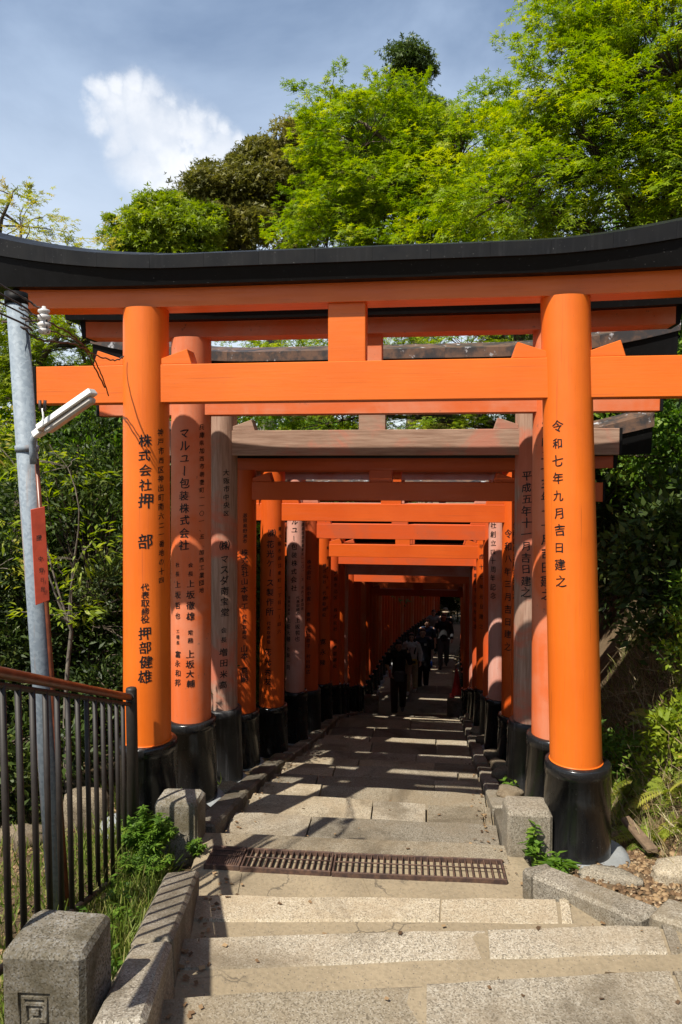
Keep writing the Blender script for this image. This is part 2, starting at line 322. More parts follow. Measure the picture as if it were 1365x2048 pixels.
# ------------------------------------------------------------------ mesh helpers
class MB:
    """collects geometry for ONE mesh object"""
    def __init__(s): s.v = []; s.f = []; s.sm = []
    def add(s, vs, fs, smooth=False):
        o = len(s.v); s.v += [tuple(v) for v in vs]; s.f += [tuple(i + o for i in f) for f in fs]; s.sm += [smooth] * len(fs); return s
    def hexa(s, c, ch=0.0, jit=0.0):
        """8 corners (bottom 0-3 ccw, top 4-7), optional chamfer as fraction distance"""
        c = [Vector(p) for p in c]
        if jit: c = [p + Vector((random.uniform(-jit, jit), random.uniform(-jit, jit), random.uniform(-jit, jit) * 0.5)) for p in c]
        F = [(0, 3, 2, 1), (4, 5, 6, 7), (0, 1, 5, 4), (1, 2, 6, 5), (2, 3, 7, 6), (3, 0, 4, 7)]
        if not ch: return s.add(c, F)
        vs = []; idx = {}
        for fi, f in enumerate(F):
            n = len(f)
            for k in range(n):
                p = c[f[k]]; a = c[f[k - 1]]; b = c[f[(k + 1) % n]]
                q = p + (a - p).normalized() * min(ch, (a - p).length * 0.45) + (b - p).normalized() * min(ch, (b - p).length * 0.45)
                idx[(fi, f[k])] = len(vs); vs.append(q)
        fs = [tuple(idx[(fi, i)] for i in f) for fi, f in enumerate(F)]
        edges = {}
        for fi, f in enumerate(F):
            for k in range(4):
                a, b = f[k], f[(k + 1) % 4]; edges.setdefault(frozenset((a, b)), []).append((fi, a, b))
        for e in edges.values():
            (f1, a, b), (f2, _, _) = e
            fs.append((idx[(f1, b)], idx[(f1, a)], idx[(f2, a)], idx[(f2, b)]))
        for ci in range(8):
            fl = [fi for fi, f in enumerate(F) if ci in f]
            tri = [idx[(fi, ci)] for fi in fl]
            n = (vs[tri[1]] - vs[tri[0]]).cross(vs[tri[2]] - vs[tri[0]])
            cen = sum(c, Vector()) / 8
            if n.dot(vs[tri[0]] - cen) < 0: tri.reverse()
            fs.append(tuple(tri))
        return s.add(vs, fs)
    def box(s, x0, x1, y0, y1, z0, z1, ch=0.0, jit=0.0):
        return s.hexa([(x0, y0, z0), (x1, y0, z0), (x1, y1, z0), (x0, y1, z0), (x0, y0, z1), (x1, y0, z1), (x1, y1, z1), (x0, y1, z1)], ch, jit)
    def tube(s, pts, rad, seg=8, caps=True, smooth=True):
        pts = [Vector(p) for p in pts]; n = len(pts)
        if not hasattr(rad, '__len__'): rad = [rad] * n
        rings = []; prev = None
        for i, p in enumerate(pts):
            t = (pts[min(i + 1, n - 1)] - pts[max(i - 1, 0)]).normalized()
            if prev is None:
                u = t.cross(Vector((0, 0, 1)))
                if u.length < 0.1: u = Vector((1, 0, 0))
                u.normalize()
            else:
                u = (prev - t * prev.dot(t)).normalized()
            prev = u; w = t.cross(u)
            rings.append([p + (u * math.cos(2 * math.pi * k / seg) + w * math.sin(2 * math.pi * k / seg)) * rad[i] for k in range(seg)])
        vs = [v for r in rings for v in r]; fs = []
        for i in range(n - 1):
            for k in range(seg):
                a = i * seg + k; b = i * seg + (k + 1) % seg
                fs.append((a, b, b + seg, a + seg))
        s.add(vs, fs, smooth)
        if caps:
            o = len(s.v) - len(vs)
            s.f.append(tuple(o + k for k in range(seg))[::-1]); s.f.append(tuple(o + (n - 1) * seg + k for k in range(seg))); s.sm += [False, False]
        return s
    def lathe(s, prof, c=(0, 0), seg=40, lean=(0, 0, 0, 0), smooth=True, wob=0.0):
        """prof: (r, z) from bottom to top around (cx, cy)"""
        vs = []; fs = []; n = len(prof)
        ph = [random.uniform(0, 6.28) for _ in range(4)]
        for (r, z) in prof:
            for k in range(seg):
                a = 2 * math.pi * k / seg
                q = r * (1 + wob * (math.sin(2 * a + ph[0]) + 0.6 * math.sin(3 * a + ph[1]) + 0.4 * math.sin(5 * a + ph[2])))
                vs.append((c[0] + q * math.cos(a), c[1] + q * math.sin(a), z))
        for i in range(n - 1):
            for k in range(seg):
                a = i * seg + k; b = i * seg + (k + 1) % seg
                fs.append((a, b, b + seg, a + seg))
        s.add(vs, fs, smooth); o = len(s.v) - len(vs)
        s.f.append(tuple(o + k for k in range(seg))[::-1]); s.f.append(tuple(o + (n - 1) * seg + k for k in range(seg))); s.sm += [False, False]
        return s
    def mesh(s, name):
        m = bpy.data.meshes.new(name); m.from_pydata(s.v, [], s.f)
        m.polygons.foreach_set('use_smooth', s.sm); m.update(); return m
    def build(s, name, mat, parent=None):
        m = s.mesh(name); m.materials.append(M[mat] if isinstance(mat, str) else mat)
        return link(name, m, parent)
def link(name, data, parent=None, loc=None, rz=0):
    o = bpy.data.objects.new(name, data); COL.objects.link(o)
    if parent is not None: o.parent = parent
    if loc is not None: o.location = loc
    if rz: o.rotation_euler.z = rz
    return o
def tag(o, label=None, cat=None, group=None, kind=None):
    if label: o['label'] = label
    if cat: o['category'] = cat
    if group: o['group'] = group
    if kind: o['kind'] = kind
    return o
def empty(name, loc=(0, 0, 0), rz=0):
    o = link(name, None, None, loc, rz); o.empty_display_size = 0.2; return o
def np_mesh(name, V, F, mat, parent=None, tint=None, smooth=False):
    """V (n,3), F (m,k) numpy"""
    m = bpy.data.meshes.new(name); k = F.shape[1]
    m.vertices.add(len(V)); m.vertices.foreach_set('co', np.ascontiguousarray(V, dtype=np.float32).ravel())
    m.loops.add(F.size); m.loops.foreach_set('vertex_index', np.ascontiguousarray(F, dtype=np.int32).ravel())
    m.polygons.add(len(F)); m.polygons.foreach_set('loop_start', np.arange(0, F.size, k, dtype=np.int32))
    if smooth: m.polygons.foreach_set('use_smooth', np.ones(len(F), dtype=bool))
    m.update(calc_edges=True); m.validate()
    if tint is not None:
        a = m.attributes.new('tint', 'FLOAT', 'POINT'); a.data.foreach_set('value', np.asarray(tint, dtype=np.float32))
    m.materials.append(M[mat]); return link(name, m, parent)
def norm(a): return a / (np.linalg.norm(a, axis=-1, keepdims=True) + 1e-9)
def place(tv, tf, P, T, Nn, S, tint):
    """stamp template verts tv (x = along tip, y = across, z = normal) at points P with tip dir T, normal Nn, size S"""
    T = norm(T); B = norm(np.cross(Nn, T)); Nn = np.cross(T, B)
    k = len(tv); S = np.asarray(S)[:, None, None]
    V = P[:, None, :] + S * (tv[None, :, 0:1] * T[:, None, :] + tv[None, :, 1:2] * B[:, None, :] + tv[None, :, 2:3] * Nn[:, None, :])
    F = tf[None, :, :] + (np.arange(len(P)) * k)[:, None, None]
    return V.reshape(-1, 3), F.reshape(-1, tf.shape[1]), np.repeat(tint, k)
# leaf templates
def star(n=5, spread=2.3, w=0.13):
    v = []; f = []
    for i in range(n):
        a = (i / (n - 1) - 0.5) * 2 * spread; L = 1.0 - 0.38 * abs(i / (n - 1) - 0.5) * 2
        c, s_ = math.cos(a), math.sin(a); o = len(v)
        v += [(-s_ * 0.0, 0, 0), (c * L * 0.42 + s_ * w, s_ * L * 0.42 - c * w, 0.02), (c * L, s_ * L, -0.10), (c * L * 0.42 - s_ * w, s_ * L * 0.42 + c * w, 0.02)]
        f += [(o, o + 1, o + 2, o + 3)]
    return np.array(v), np.array(f)
STAR = star()
OVAL = (np.array([(0, 0, 0), (0.35, -0.24, 0.04), (1, 0, -0.06), (0.35, 0.24, 0.04)], float), np.array([(0, 1, 2, 3)]))
LANCE = (np.array([(0, 0, 0), (0.4, -0.15, 0.05), (1, 0, -0.14), (0.4, 0.15, 0.05)], float), np.array([(0, 1, 2, 3)]))
CLUS = (np.array([(0, 0, 0), (.35, -.24, .04), (1, 0, -.06), (.35, .24, .04), (0, 0, 0), (.0, .3, .04), (.25, .95, -.1), (.3, .35, .04), (0, 0, 0), (.3, -.35, .03), (.2, -.95, -.1), (0, -.3, .03)], float), np.array([(0, 1, 2, 3), (4, 5, 6, 7), (8, 9, 10, 11)]))
def rdir(n): return norm(RNG.normal(size=(n, 3)))

# ------------------------------------------------------------------ the terrain and the stairs
EDGES = [(-2.0, -1.53), (1.9, -1.69), (2.6, -1.85), (3.15, -2.01), (3.66, -2.17), (4.56, -2.33), (5.18, -2.49), (5.82, -2.65), (6.42, -2.81), (7.02, -2.97), (7.67, -3.13), (8.26, -3.29), (8.90, -3.45), (9.67, -3.61), (10.3, -3.77), (11.1, -3.93), (11.95, -4.09)]
while EDGES[-1][0] < 16.8: EDGES.append((EDGES[-1][0] + 0.54, EDGES[-1][1] - 0.164))
while EDGES[-1][0] < 40: EDGES.append((EDGES[-1][0] + 1.25, EDGES[-1][1] - 0.15))
EY = np.array([-400, -30] + [e[0] for e in EDGES] + [80, 700]); EZ = np.array([-0.5, -1.0] + [e[1] for e in EDGES] + [-12, -14.0])
def pathz(y): return np.interp(y, EY, EZ)
def tread(y):
    for (ey, ez) in EDGES:
        if y <= ey: return ez
    return EDGES[-1][1]
def sstep(x, a, b): t = np.clip((x - a) / (b - a), 0, 1); return t * t * (3 - 2 * t)
def wob(x, y): return 0.5 * np.sin(x * 1.7 + y * 0.9) + 0.3 * np.sin(x * 3.1 - y * 2.3 + 1) + 0.2 * np.sin(x * 6.7 + y * 5.1)
def bend(y): return 0.0030 * (np.clip(np.asarray(y, float) - 19.5, 0, 23) / 0.92) ** 2
def groundz(x, y):
    y = np.asarray(y, float); x = np.asarray(x, float) - bend(y); z = pathz(y)
    x0 = 1.22 + np.clip(4.9 - y, 0, 3) * 0.32
    bank = 2.6 * sstep(x, x0, x0 + 2.0) + 0.42 * np.clip(x - x0 - 1.4, 0, 40)
    z = z + bank + 0.10 * wob(x, y) * sstep(x, 1.05, 1.7)
    lx = np.clip(-2.0 - x, 0, 400); z = z - 0.16 * np.minimum(lx, 40) + 0.10 * wob(x, y) * sstep(lx, 0, 0.8)
    inside = sstep(x, -1.86, -1.70) * sstep(-x, -0.60, -0.48)
    return z - 0.12 * inside - 0.25 * sstep(x, -1.2, -1.05) * sstep(-x, -0.40, -0.30) - 0.05
xs = np.concatenate([-np.geomspace(500, 8.2, 22), np.arange(-8, 7.01, 0.14), np.geomspace(7.4, 500, 22)])
ys = np.concatenate([-np.geomspace(300, 2.2, 14), np.arange(-2, 14, 0.14), np.arange(14, 36, 0.4), np.geomspace(37, 650, 20)])
GX, GY = np.meshgrid(xs, ys); GZ = groundz(GX, GY)
nx, ny = len(xs), len(ys); ii = np.arange(nx * ny).reshape(ny, nx)
F = np.stack([ii[:-1, :-1], ii[:-1, 1:], ii[1:, 1:], ii[1:, :-1]], -1).reshape(-1, 4)
tag(np_mesh('ground', np.stack([GX, GY, GZ], -1).reshape(-1, 3), F, 'soil', smooth=True), kind='structure')

def lerp(a, b, t): return a + (b - a) * t
# nosing lines of the steps: left end and right end of each far edge
XL = lambda y: float(np.interp(y, [0, 2.3, 2.6, 3.5, 4.6, 7.4, 12, 40], [-0.75, -0.93, -1.02, -1.16, -1.40, -1.60, -1.55, -1.5]))
XR = lambda y: float(np.interp(y, [0, 2.8, 3.3, 3.9, 4.5, 8.5, 40], [1.6, 1.25, 1.05, 0.62, 0.42, 0.42, 0.42]))
LINES = {1: ((-0.9, 1.62), (1.6, 2.1)), 2: ((-1.02, 2.40), (1.25, 2.88)), 3: ((-1.13, 2.97), (1.05, 3.36)), 4: ((-1.24, 3.56), (0.68, 3.78)), 5: ((-1.42, 4.54), (0.43, 4.60))}
def line(k):
    if k in LINES: return LINES[k]
    y = EDGES[k][0]; t = 0.02 * math.sin(k * 2.3)
    q = float(bend(y)); return ((XL(y) + q, y - t), (XR(y) + q, y + t))
steps = MB()
for k in range(1, len(EDGES)):
    (ax, ay), (bx, by) = line(k); z = EDGES[k][1]
    if k > 1: (px, py), (qx, qy) = line(k - 1); py -= 0.12; qy -= 0.12
    else: (px, py), (qx, qy) = (-0.9, -2), (1.6, -2)
    e = 0.06 + 0.002 * (k % 7); zt_ = z - (0.008 if k < 6 else 0.045)
    steps.hexa([(px - e, py, z - 0.5), (qx + e, qy, z - 0.5), (bx + e, by, z - 0.5), (ax - e, ay, z - 0.5), (px - e, py, zt_), (qx + e, qy, zt_), (bx + e, by, zt_), (ax - e, ay, zt_)], 0.012)
stairs = tag(steps.build('stairs', 'concrete'), kind='structure')
def quad_stone(parent, a0, b0, a1, b1, ztop, thick, mat, name='step_stone', ch=0.010, jit=0.004, u0=0.0, u1=1.0):
    """worn stone between near line a0-b0 and far line a1-b1 (2d points), u0..u1 along the lines"""
    P = lambda a, b, u: Vector((lerp(a[0], b[0], u), lerp(a[1], b[1], u), 0)); L = (P(a0, b0, u1) - P(a0, b0, u0)).length
    n = max(2, min(5, int(L / 0.16))); J = lambda k=1.0: random.uniform(-jit, jit) * k; mb = MB(); vs = []; fs = []
    for i in range(n + 1):
        u = lerp(u0, u1, i / n); p, q = P(a0, b0, u), P(a1, b1, u); d = (q - p).normalized(); e = (P(a0, b0, u1) - P(a0, b0, u0)).normalized() * (J() if 0 < i < n else J(0.6))
        jn, jf = J(), J(1.3); endz = -0.004 if i in (0, n) else 0.0
        for (base, off, z) in ((p, jn, -thick), (p, jn, -ch), (p, jn + ch, endz + J(0.4)), (q, -ch * 1.3 + jf, endz + J(0.4)), (q, jf, -ch * 1.2 + J(0.3)), (q, jf, -thick)):
            v = base + d * off + e; vs.append((v.x, v.y, ztop + z))
    for i in range(n):
        for k in range(5): a = i * 6 + k; fs.append((a, a + 6, a + 7, a + 1))
    fs.append((0, 1, 2, 3, 4, 5)); o = n * 6; fs.append((o + 5, o + 4, o + 3, o + 2, o + 1, o))
    mb.add(vs, fs); return mb.build(name, mat, parent)
SPLITS = {1: [0.0, 0.3, 0.72, 1], 2: [0, 0.435, 0.83, 1], 3: [0, 0.62, 0.97, 1], 4: [0, 0.66, 0.965, 1], 5: [0, 1.0], 6: [0, 0.30, 1], 7: [0, 0.52, 0.74, 0.97, 1], 8: [0, 0.27, 1], 9: [0, 0.22, 0.78, 1], 10: [0, 0.27, 0.9, 1]}
for k in range(1, len(EDGES) - 1):
    (ax, ay), (bx, by) = line(k); z = EDGES[k][1]
    if EDGES[k][0] > 30: break
    if k <= 4: dep = [0, 0.34, 0.30, 0.20, 0.21][k]; n0, n1 = (ax + 0.02, ay - dep), (bx - 0.02, by - dep)
    elif k == 5: n0, n1 = (ax + 0.0, 4.335), (bx, 4.375)
    else:
        (px, py), (qx, qy) = line(k - 1); n0, n1 = (px, py - 0.02), (qx, qy - 0.02)
    sp = SPLITS.get(k)
    if sp is None:
        sp = [0, random.uniform(0.25, 0.4), random.uniform(0.6, 0.8), 1] if random.random() < 0.5 else [0, random.uniform(0.3, 0.7), 1]
    for u0, u1 in zip(sp[:-1], sp[1:]):
        w = math.hypot(bx - ax, by - ay); g = 0.0075 / w
        quad_stone(stairs, n0, n1, (ax, ay + 0.015), (bx, by + 0.015), z + random.uniform(-0.004, 0.005), 0.2, 'granite' if (k * 7 + int(u0 * 10)) % 3 else 'granitegrey', u0=u0 + g, u1=u1 - g, jit=0.007, ch=0.014)
# slab row in front of the drain
for (u0, u1) in ((0.0, 0.10), (0.33, 0.5), (0.505, 1.0)):
    quad_stone(stairs, (-1.22, 3.66), (0.62, 3.86), (-1.27, 4.08), (0.42, 4.16), -2.331 + 0.003, 0.12, 'concrete', 'slab', 0.008, 0.003, u0 + 0.004, u1 - 0.004)

def ribbon_stones(pts, width, ztop_fn, mat, parent, n, thick=0.22, side=1, name='kerb_stone', ch=0.018, jit=0.008):
    """row of kerb stones along a poly-line (inner edge), widening to one side"""
    P = [Vector((p[0], p[1])) for p in pts]; L = [0]
    for a, b in zip(P[:-1], P[1:]): L.append(L[-1] + (b - a).length)
    def at(s):
        for i in range(len(P) - 1):
            if s <= L[i + 1] or i == len(P) - 2:
                t = (s - L[i]) / (L[i + 1] - L[i]); d = (P[i + 1] - P[i]).normalized(); return P[i].lerp(P[i + 1], t), Vector((d.y, -d.x)) * side
    cuts = [0] + sorted(max(0.02, min(0.98, (k + random.uniform(-0.2, 0.2)) / n)) for k in range(1, n)) + [1]
    for u0, u1 in zip(cuts[:-1], cuts[1:]):
        s0, s1 = u0 * L[-1] + 0.006, u1 * L[-1] - 0.006
        p, nn = at(s0); q, mm = at(s1); po, qo = p + nn * width, q + mm * width
        z0, z1 = ztop_fn(p.y), ztop_fn(q.y); dz = random.uniform(-0.012, 0.012)
        c = [(p.x, p.y, z0 - thick), (q.x, q.y, z1 - thick), (qo.x, qo.y, z1 - thick), (po.x, po.y, z0 - thick), (p.x, p.y, z0 + dz), (q.x, q.y, z1 + dz), (qo.x, qo.y, z1 + dz), (po.x, po.y, z0 + dz)]
        if side > 0: c = [c[3], c[2], c[1], c[0], c[7], c[6], c[5], c[4]]
        MB().hexa(c, ch, jit).build(name, mat, parent)
kz = lambda y: float(np.interp(y, [1.0, 2.2, 3.64, 4.2], [-1.36, -1.67, -2.085, -2.22]))
kl = tag(MB().hexa([(-1.10, 2.0, -2.1), (-0.97, 2.0, -2.1), (-1.26, 3.5, -2.4), (-1.36, 3.5, -2.4), (-1.10, 2.0, -1.76), (-0.97, 2.0, -1.76), (-1.26, 3.5, -2.18), (-1.36, 3.5, -2.18)]).build('kerb', 'concrete'), kind='structure')
ribbon_stones([(-0.84, 2.02), (-1.06, 2.95), (-1.225, 3.66)], 0.165, kz, 'kerb', kl, 2, 0.3, side=-1)
# right kerb: blocks stepping up towards the viewer
kr = tag(MB().hexa([(0.55, 3.95, -2.6), (0.95, 3.42, -2.6), (1.05, 3.5, -2.6), (0.64, 4.02, -2.6), (0.55, 3.95, -2.26), (0.95, 3.42, -2.26), (1.05, 3.5, -2.26), (0.64, 4.02, -2.26)]).build('kerb', 'concrete'), kind='structure')
ribbon_stones([(0.46, 4.06), (0.50, 3.98)], 0.17, lambda y: -2.18, 'kerb', kr, 1, 0.3, side=-1)
ribbon_stones([(0.50, 3.96), (0.93, 3.44)], 0.16, lambda y: float(np.interp(y, [3.44, 3.96], [-2.06, -2.16])), 'kerb', kr, 1, 0.35, side=-1)
ribbon_stones([(0.94, 3.40), (1.45, 3.02)], 0.2, lambda y: float(np.interp(y, [3.0, 3.4], [-1.92, -2.0])), 'kerb', kr, 1, 0.4, side=-1)
# stringer stones along both sides of the tunnel
sz = lambda y: float(pathz(y)) + 0.02
kt = tag(MB().box(-1.80, -1.66, 4.75, 5.0, -2.8, -2.50).build('kerb', 'concrete'), kind='structure')
ribbon_stones([(-1.43, 4.62), (-1.50, 5.5), (-1.63, 7.4), (-1.60, 12.0), (-1.56, 20.0)], 0.17, sz, 'kerb', kt, 16, 0.25, side=-1)
kt2 = tag(MB().box(0.60, 0.66, 4.9, 5.1, -2.9, -2.60).build('kerb', 'concrete'), kind='structure')
ribbon_stones([(0.43, 4.64), (0.44, 20.0)], 0.15, sz, 'kerb', kt2, 16, 0.25, side=1)

# ------------------------------------------------------------------ lettering (brushed on the pillars)
_G = {}
def glyph(ch):
    if ch in _G: return _G[ch]
    rot = ch == 'ー'
    c = bpy.data.curves.new('glyph', 'FONT'); c.body = ch; c.size = 1; c.resolution_u = 2; c.offset = 0.0
    o = bpy.data.objects.new('glyph', c); COL.objects.link(o)
    me = bpy.data.meshes.new_from_object(o, depsgraph=None)
    bm = bmesh.new(); bm.from_mesh(me)
    g0 = bm.verts[:] + bm.edges[:] + bm.faces[:]
    for sx_, sy_ in ((0.022, 0.010), (-0.012, 0.018)):               # a second and third pass of the brush
        d_ = bmesh.ops.duplicate(bm, geom=g0)['geom']
        for v in d_:
            if isinstance(v, bmesh.types.BMVert): v.co.x += sx_; v.co.y -= sy_
    for v in bm.verts:
        x, y = v.co.x - 0.5, v.co.y - 0.38
        if rot: x, y = -y * 1.0, x * 1.0
        else: y += 0.10 * x + 0.03 * math.sin(7 * x + 5 * y)          # strokes rise to the right as brushed
        x += 0.02 * math.sin(9 * y)
        v.co = (x * 1.0, y, 0)
    for k in range(-5, 6):
        bmesh.ops.bisect_plane(bm, geom=bm.verts[:] + bm.edges[:] + bm.faces[:], plane_co=(k * 0.085, 0, 0), plane_no=(1, 0, 0))
    bm.verts.index_update()
    r = ([(v.co.x, v.co.y) for v in bm.verts], [[v.index for v in f.verts] for f in bm.faces])
    bm.free(); bpy.data.objects.remove(o); bpy.data.meshes.remove(me); _G[ch] = r
    return r
def lettering(parent, axis, cols, split=True, mat='ink'):
    """axis(z) -> (cx, cy, r); cols: (text, angle, ztop, zbottom, size); large characters are pieces of their own"""
    small = MB()
    for (text, ang, z1, z0, size) in cols:
        n = len(text); pitch = (z1 - z0) / n
        for i, ch in enumerate(text):
            if ch == ' ': continue
            vs, fs = glyph(ch); zc = z1 - pitch * (i + 0.5) + random.uniform(-.03, .03) * size; out = []; ra = random.uniform(-.07, .07); rk = random.uniform(0.94, 1.08); ru = random.uniform(-.05, .05)
            for (u, w) in vs:
                u, w = rk * (u * math.cos(ra) - w * math.sin(ra)) + ru, rk * (u * math.sin(ra) + w * math.cos(ra))
                z = zc + w * size; cx, cy, r = axis(z); a = ang + u * size / r; r += 0.0016
                out.append((cx + r * math.sin(a), cy - r * math.cos(a), z))
            if split and size > 0.053: MB().add(out, fs).build('character', mat, parent)
            else: small.add(out, fs)
    if small.v: tag(small.build('small_lettering', mat, parent), kind='stuff')

# ------------------------------------------------------------------ torii gates
def swept(mb, xs, sec):
    """section function sec(x) -> list of (y, z); closed prism along x"""
    S = [sec(x) for x in xs]; n = len(S[0]); vs = [(x, p[0], p[1]) for x, s_ in zip(xs, S) for p in s_]; fs = []
    for i in range(len(xs) - 1):
        for k in range(n):
            a = i * n + k; b = i * n + (k + 1) % n
            fs.append((a, b, b + n, a + n))
    fs.append(tuple(range(n))); fs.append(tuple((len(xs) - 1) * n + k for k in range(n))[::-1])
    mb.add(vs, fs); return mb
def curve_up(d): return 0.145 * (max(0.0, d - 1.0) / 1.17) ** 2
def make_gate(Y, zb, label, pil='orange', beam=None, sleeve='black', roof='roofnew', xl=(-1.895, -1.865), xr=(0.80, 0.765), r=(0.155, 0.142), zt=None, nuki=(2.72, 0.235), gap=0.35,
              sh=0.62, detail=2, letters=None, kas=True, footing='footing', rsl=0.03, kx_=1.22, name='torii_gate'):
    """zb: ground height; pillars run from zb to the lower lintel; nuki = (bottom height above ground, thickness)"""
    beam = beam or pil
    if beam + '_beam' in M: beam += '_beam'
    xc = (xl[1] + xr[1]) / 2; root = empty(name, (xc, Y, zb))
    tag(root, label, 'torii gate')
    n0 = nuki[0]; n1 = n0 + nuki[1]; top = n1 + gap; half = (xr[1] - xl[1]) / 2
    seg = 44 if detail > 1 else 24
    for side, (b, t), key in ((-1, xl, 'L'), (1, xr, 'R')):
        b -= xc; t -= xc
        def axis(z, b=b, t=t):                       # z above ground
            u = z / top; return (lerp(b, t, u), 0.0, lerp(r[0], r[1], u))
        mb = MB(); zs = [sh - 0.05] + [lerp(sh - 0.05, top, k / 6) for k in range(1, 7)]
        vs = []; fs = []
        for z in zs:
            cx, cy, rr = axis(z)
            vs += [(cx + rr * math.cos(2 * math.pi * k / seg), rr * math.sin(2 * math.pi * k / seg), z) for k in range(seg)]
        for i in range(len(zs) - 1):
            for k in range(seg): fs.append((i * seg + k, i * seg + (k + 1) % seg, (i + 1) * seg + (k + 1) % seg, (i + 1) * seg + k))
        mb.add(vs, fs, True)
        p = mb.build('pillar', pil, root)
        cx, _, rr = axis(sh * 0.5); sr = r[0] + rsl
        prof = [(sr + 0.022, 0.0), (sr + 0.018, 0.02), (sr + 0.006, sh - 0.075), (sr + 0.012, sh - 0.074), (sr + 0.010, sh - 0.008), (sr + 0.003, sh), (axis(sh)[2] - 0.01, sh + 0.001)]
        MB().lathe([(q, z - 0.03 if z == 0 else z) for q, z in prof], (cx, 0), seg).build('base_sleeve', sleeve, p)
        if detail > 1:
            ring = MB(); c0, _, r0 = axis(sh)
            ring.tube([(c0 + (r0 + 0.002) * math.cos(a), (r0 + 0.002) * math.sin(a), sh + 0.003) for a in [2 * math.pi * k / 40 for k in range(41)]], 0.005, 6, False)
            ring.build('base_bead', pil, p)
        if letters and key in letters: lettering(p, axis, letters[key], detail > 0)
        if footing:
            fe = 0.05 if detail > 1 else 0.0
            MB().lathe([(sr + 0.10 + fe, -0.30), (sr + 0.09 + fe, -0.08), (sr + 0.075 + fe, -0.025), (sr + 0.045 + fe * 0.5, 0.002), (sr - 0.02, -0.004)], (cx, 0), 28, wob=0.025).build('footing', footing, root)
    # tie beam with end caps and wedges
    hn = half + 0.74; ty = 0.075
    nk = MB().box(-hn + 0.022, hn - 0.022, -ty, ty, n0, n1, 0.004).build('tie_beam', beam, root)
    for s_ in (-1, 1):
        a, b = sorted((s_ * (hn - 0.022), s_ * hn)); MB().box(a, b, -ty - 0.003, ty + 0.003, n0 - 0.003, n1 + 0.003, 0.003).build('end_cap', 'kasagi', nk)
    for (b, t) in (xl, xr):
        u = n1 / top; cx = lerp(b, t, u) - xc; rr = lerp(r[0], r[1], u)
        for s_ in (-1, 1):
            x0 = cx + s_ * (rr - 0.02); x1 = cx + s_ * (rr + 0.17); x2 = cx + s_ * (rr + 0.15)
            wz0, wz1 = n1 + 0.001, n1 + 0.055
            c = [(x0, -ty + 0.006, wz0), (x1 + s_ * 0.01, -ty + 0.006, wz0), (x1 + s_ * 0.01, ty - 0.006, wz0), (x0, ty - 0.006, wz0), (x0, -ty + 0.006, wz1 - 0.018), (x2, -ty + 0.006, wz1 + 0.04), (x2, ty - 0.006, wz1 + 0.04), (x0, ty - 0.006, wz1 - 0.018)]
            if s_ < 0: c = [c[1], c[0], c[3], c[2], c[5], c[4], c[7], c[6]]
            MB().hexa(c, 0.003).build('wedge', beam, root)
    MB().box(-0.115, 0.115, -ty + 0.008, ty - 0.008, n1 - 0.002, top + 0.002, 0.004).build('centre_strut', beam, root)
    # lower lintel (shimaki) and top lintel (kasagi)
    hs = half + 0.80; sx = [lerp(-hs, hs, k / 24) for k in range(25)]; sy = 0.10; lt = 0.125
    sec = lambda x: [(-sy, top + curve_up(abs(x)) * 0.12), (sy, top + curve_up(abs(x)) * 0.12), (sy, top + lt + curve_up(abs(x)) * 0.22), (-sy, top + lt + curve_up(abs(x)) * 0.22)]
    ll = swept(MB(), sx, sec).build('lower_lintel', beam, root)
    for s_ in (-1, 1):
        z0, z1 = sec(hs)[0][1], sec(hs)[2][1]; a, b = hs * s_ + 0.001 * s_, (hs + 0.03) * s_
        c = [(a, -sy - 0.003, z0 - 0.003), (b, -sy - 0.003, z0 - 0.003), (b, sy + 0.003, z0 - 0.003), (a, sy + 0.003, z0 - 0.003), (a, -sy - 0.003, z1), (b + 0.02 * s_, -sy - 0.003, z1), (b + 0.02 * s_, sy + 0.003, z1), (a, sy + 0.003, z1)]
        if s_ < 0: c = [c[1], c[0], c[3], c[2], c[5], c[4], c[7], c[6]]
        MB().hexa(c, 0.003).build('end_cap', 'kasagi', ll)
    if not kas: return root
    hk = half + kx_; k0 = top + lt - 0.012
    def ksec(x):
        c = curve_up(abs(x)); d = k0 + c * 0.15
        return [(-0.185, d), (0.185, d), (0.215, k0 + 0.085 + c * 0.8), (0.215, k0 + 0.095 + c * 0.9), (0, k0 + 0.20 + c), (-0.215, k0 + 0.095 + c * 0.9), (-0.215, k0 + 0.085 + c * 0.8)]
    kx = [lerp(-hk, hk, k / 40) for k in range(41)]
    kb = swept(MB(), kx, ksec).build('top_lintel', 'kasagi', root)
    N = 15 if detail > 1 else (8 if detail == 1 else 4)
    for j in range(N):
        x0, x1 = lerp(-hk - 0.01, hk + 0.01, j / N) + 0.0006, lerp(-hk - 0.01, hk + 0.01, (j + 1) / N) - 0.0006
        dz = random.uniform(0, 0.0025)
        def rsec(x):
            c = curve_up(abs(x)); a = k0 + 0.088 + c * 0.8; t = k0 + 0.165 + c + dz
            return [(-0.232 - dz, a), (-0.217, a - 0.002), (-0.2165, a + 0.01), (0, k0 + 0.204 + c), (0.2165, a + 0.01), (0.217, a - 0.002), (0.232 + dz, a), (0.235, t), (0, t + 0.075), (-0.235, t)]
        swept(MB(), [lerp(x0, x1, q / 4) for q in range(5)], rsec).build('roof_panel', roof, kb)
        if detail > 1 and j:
            pass
    return root

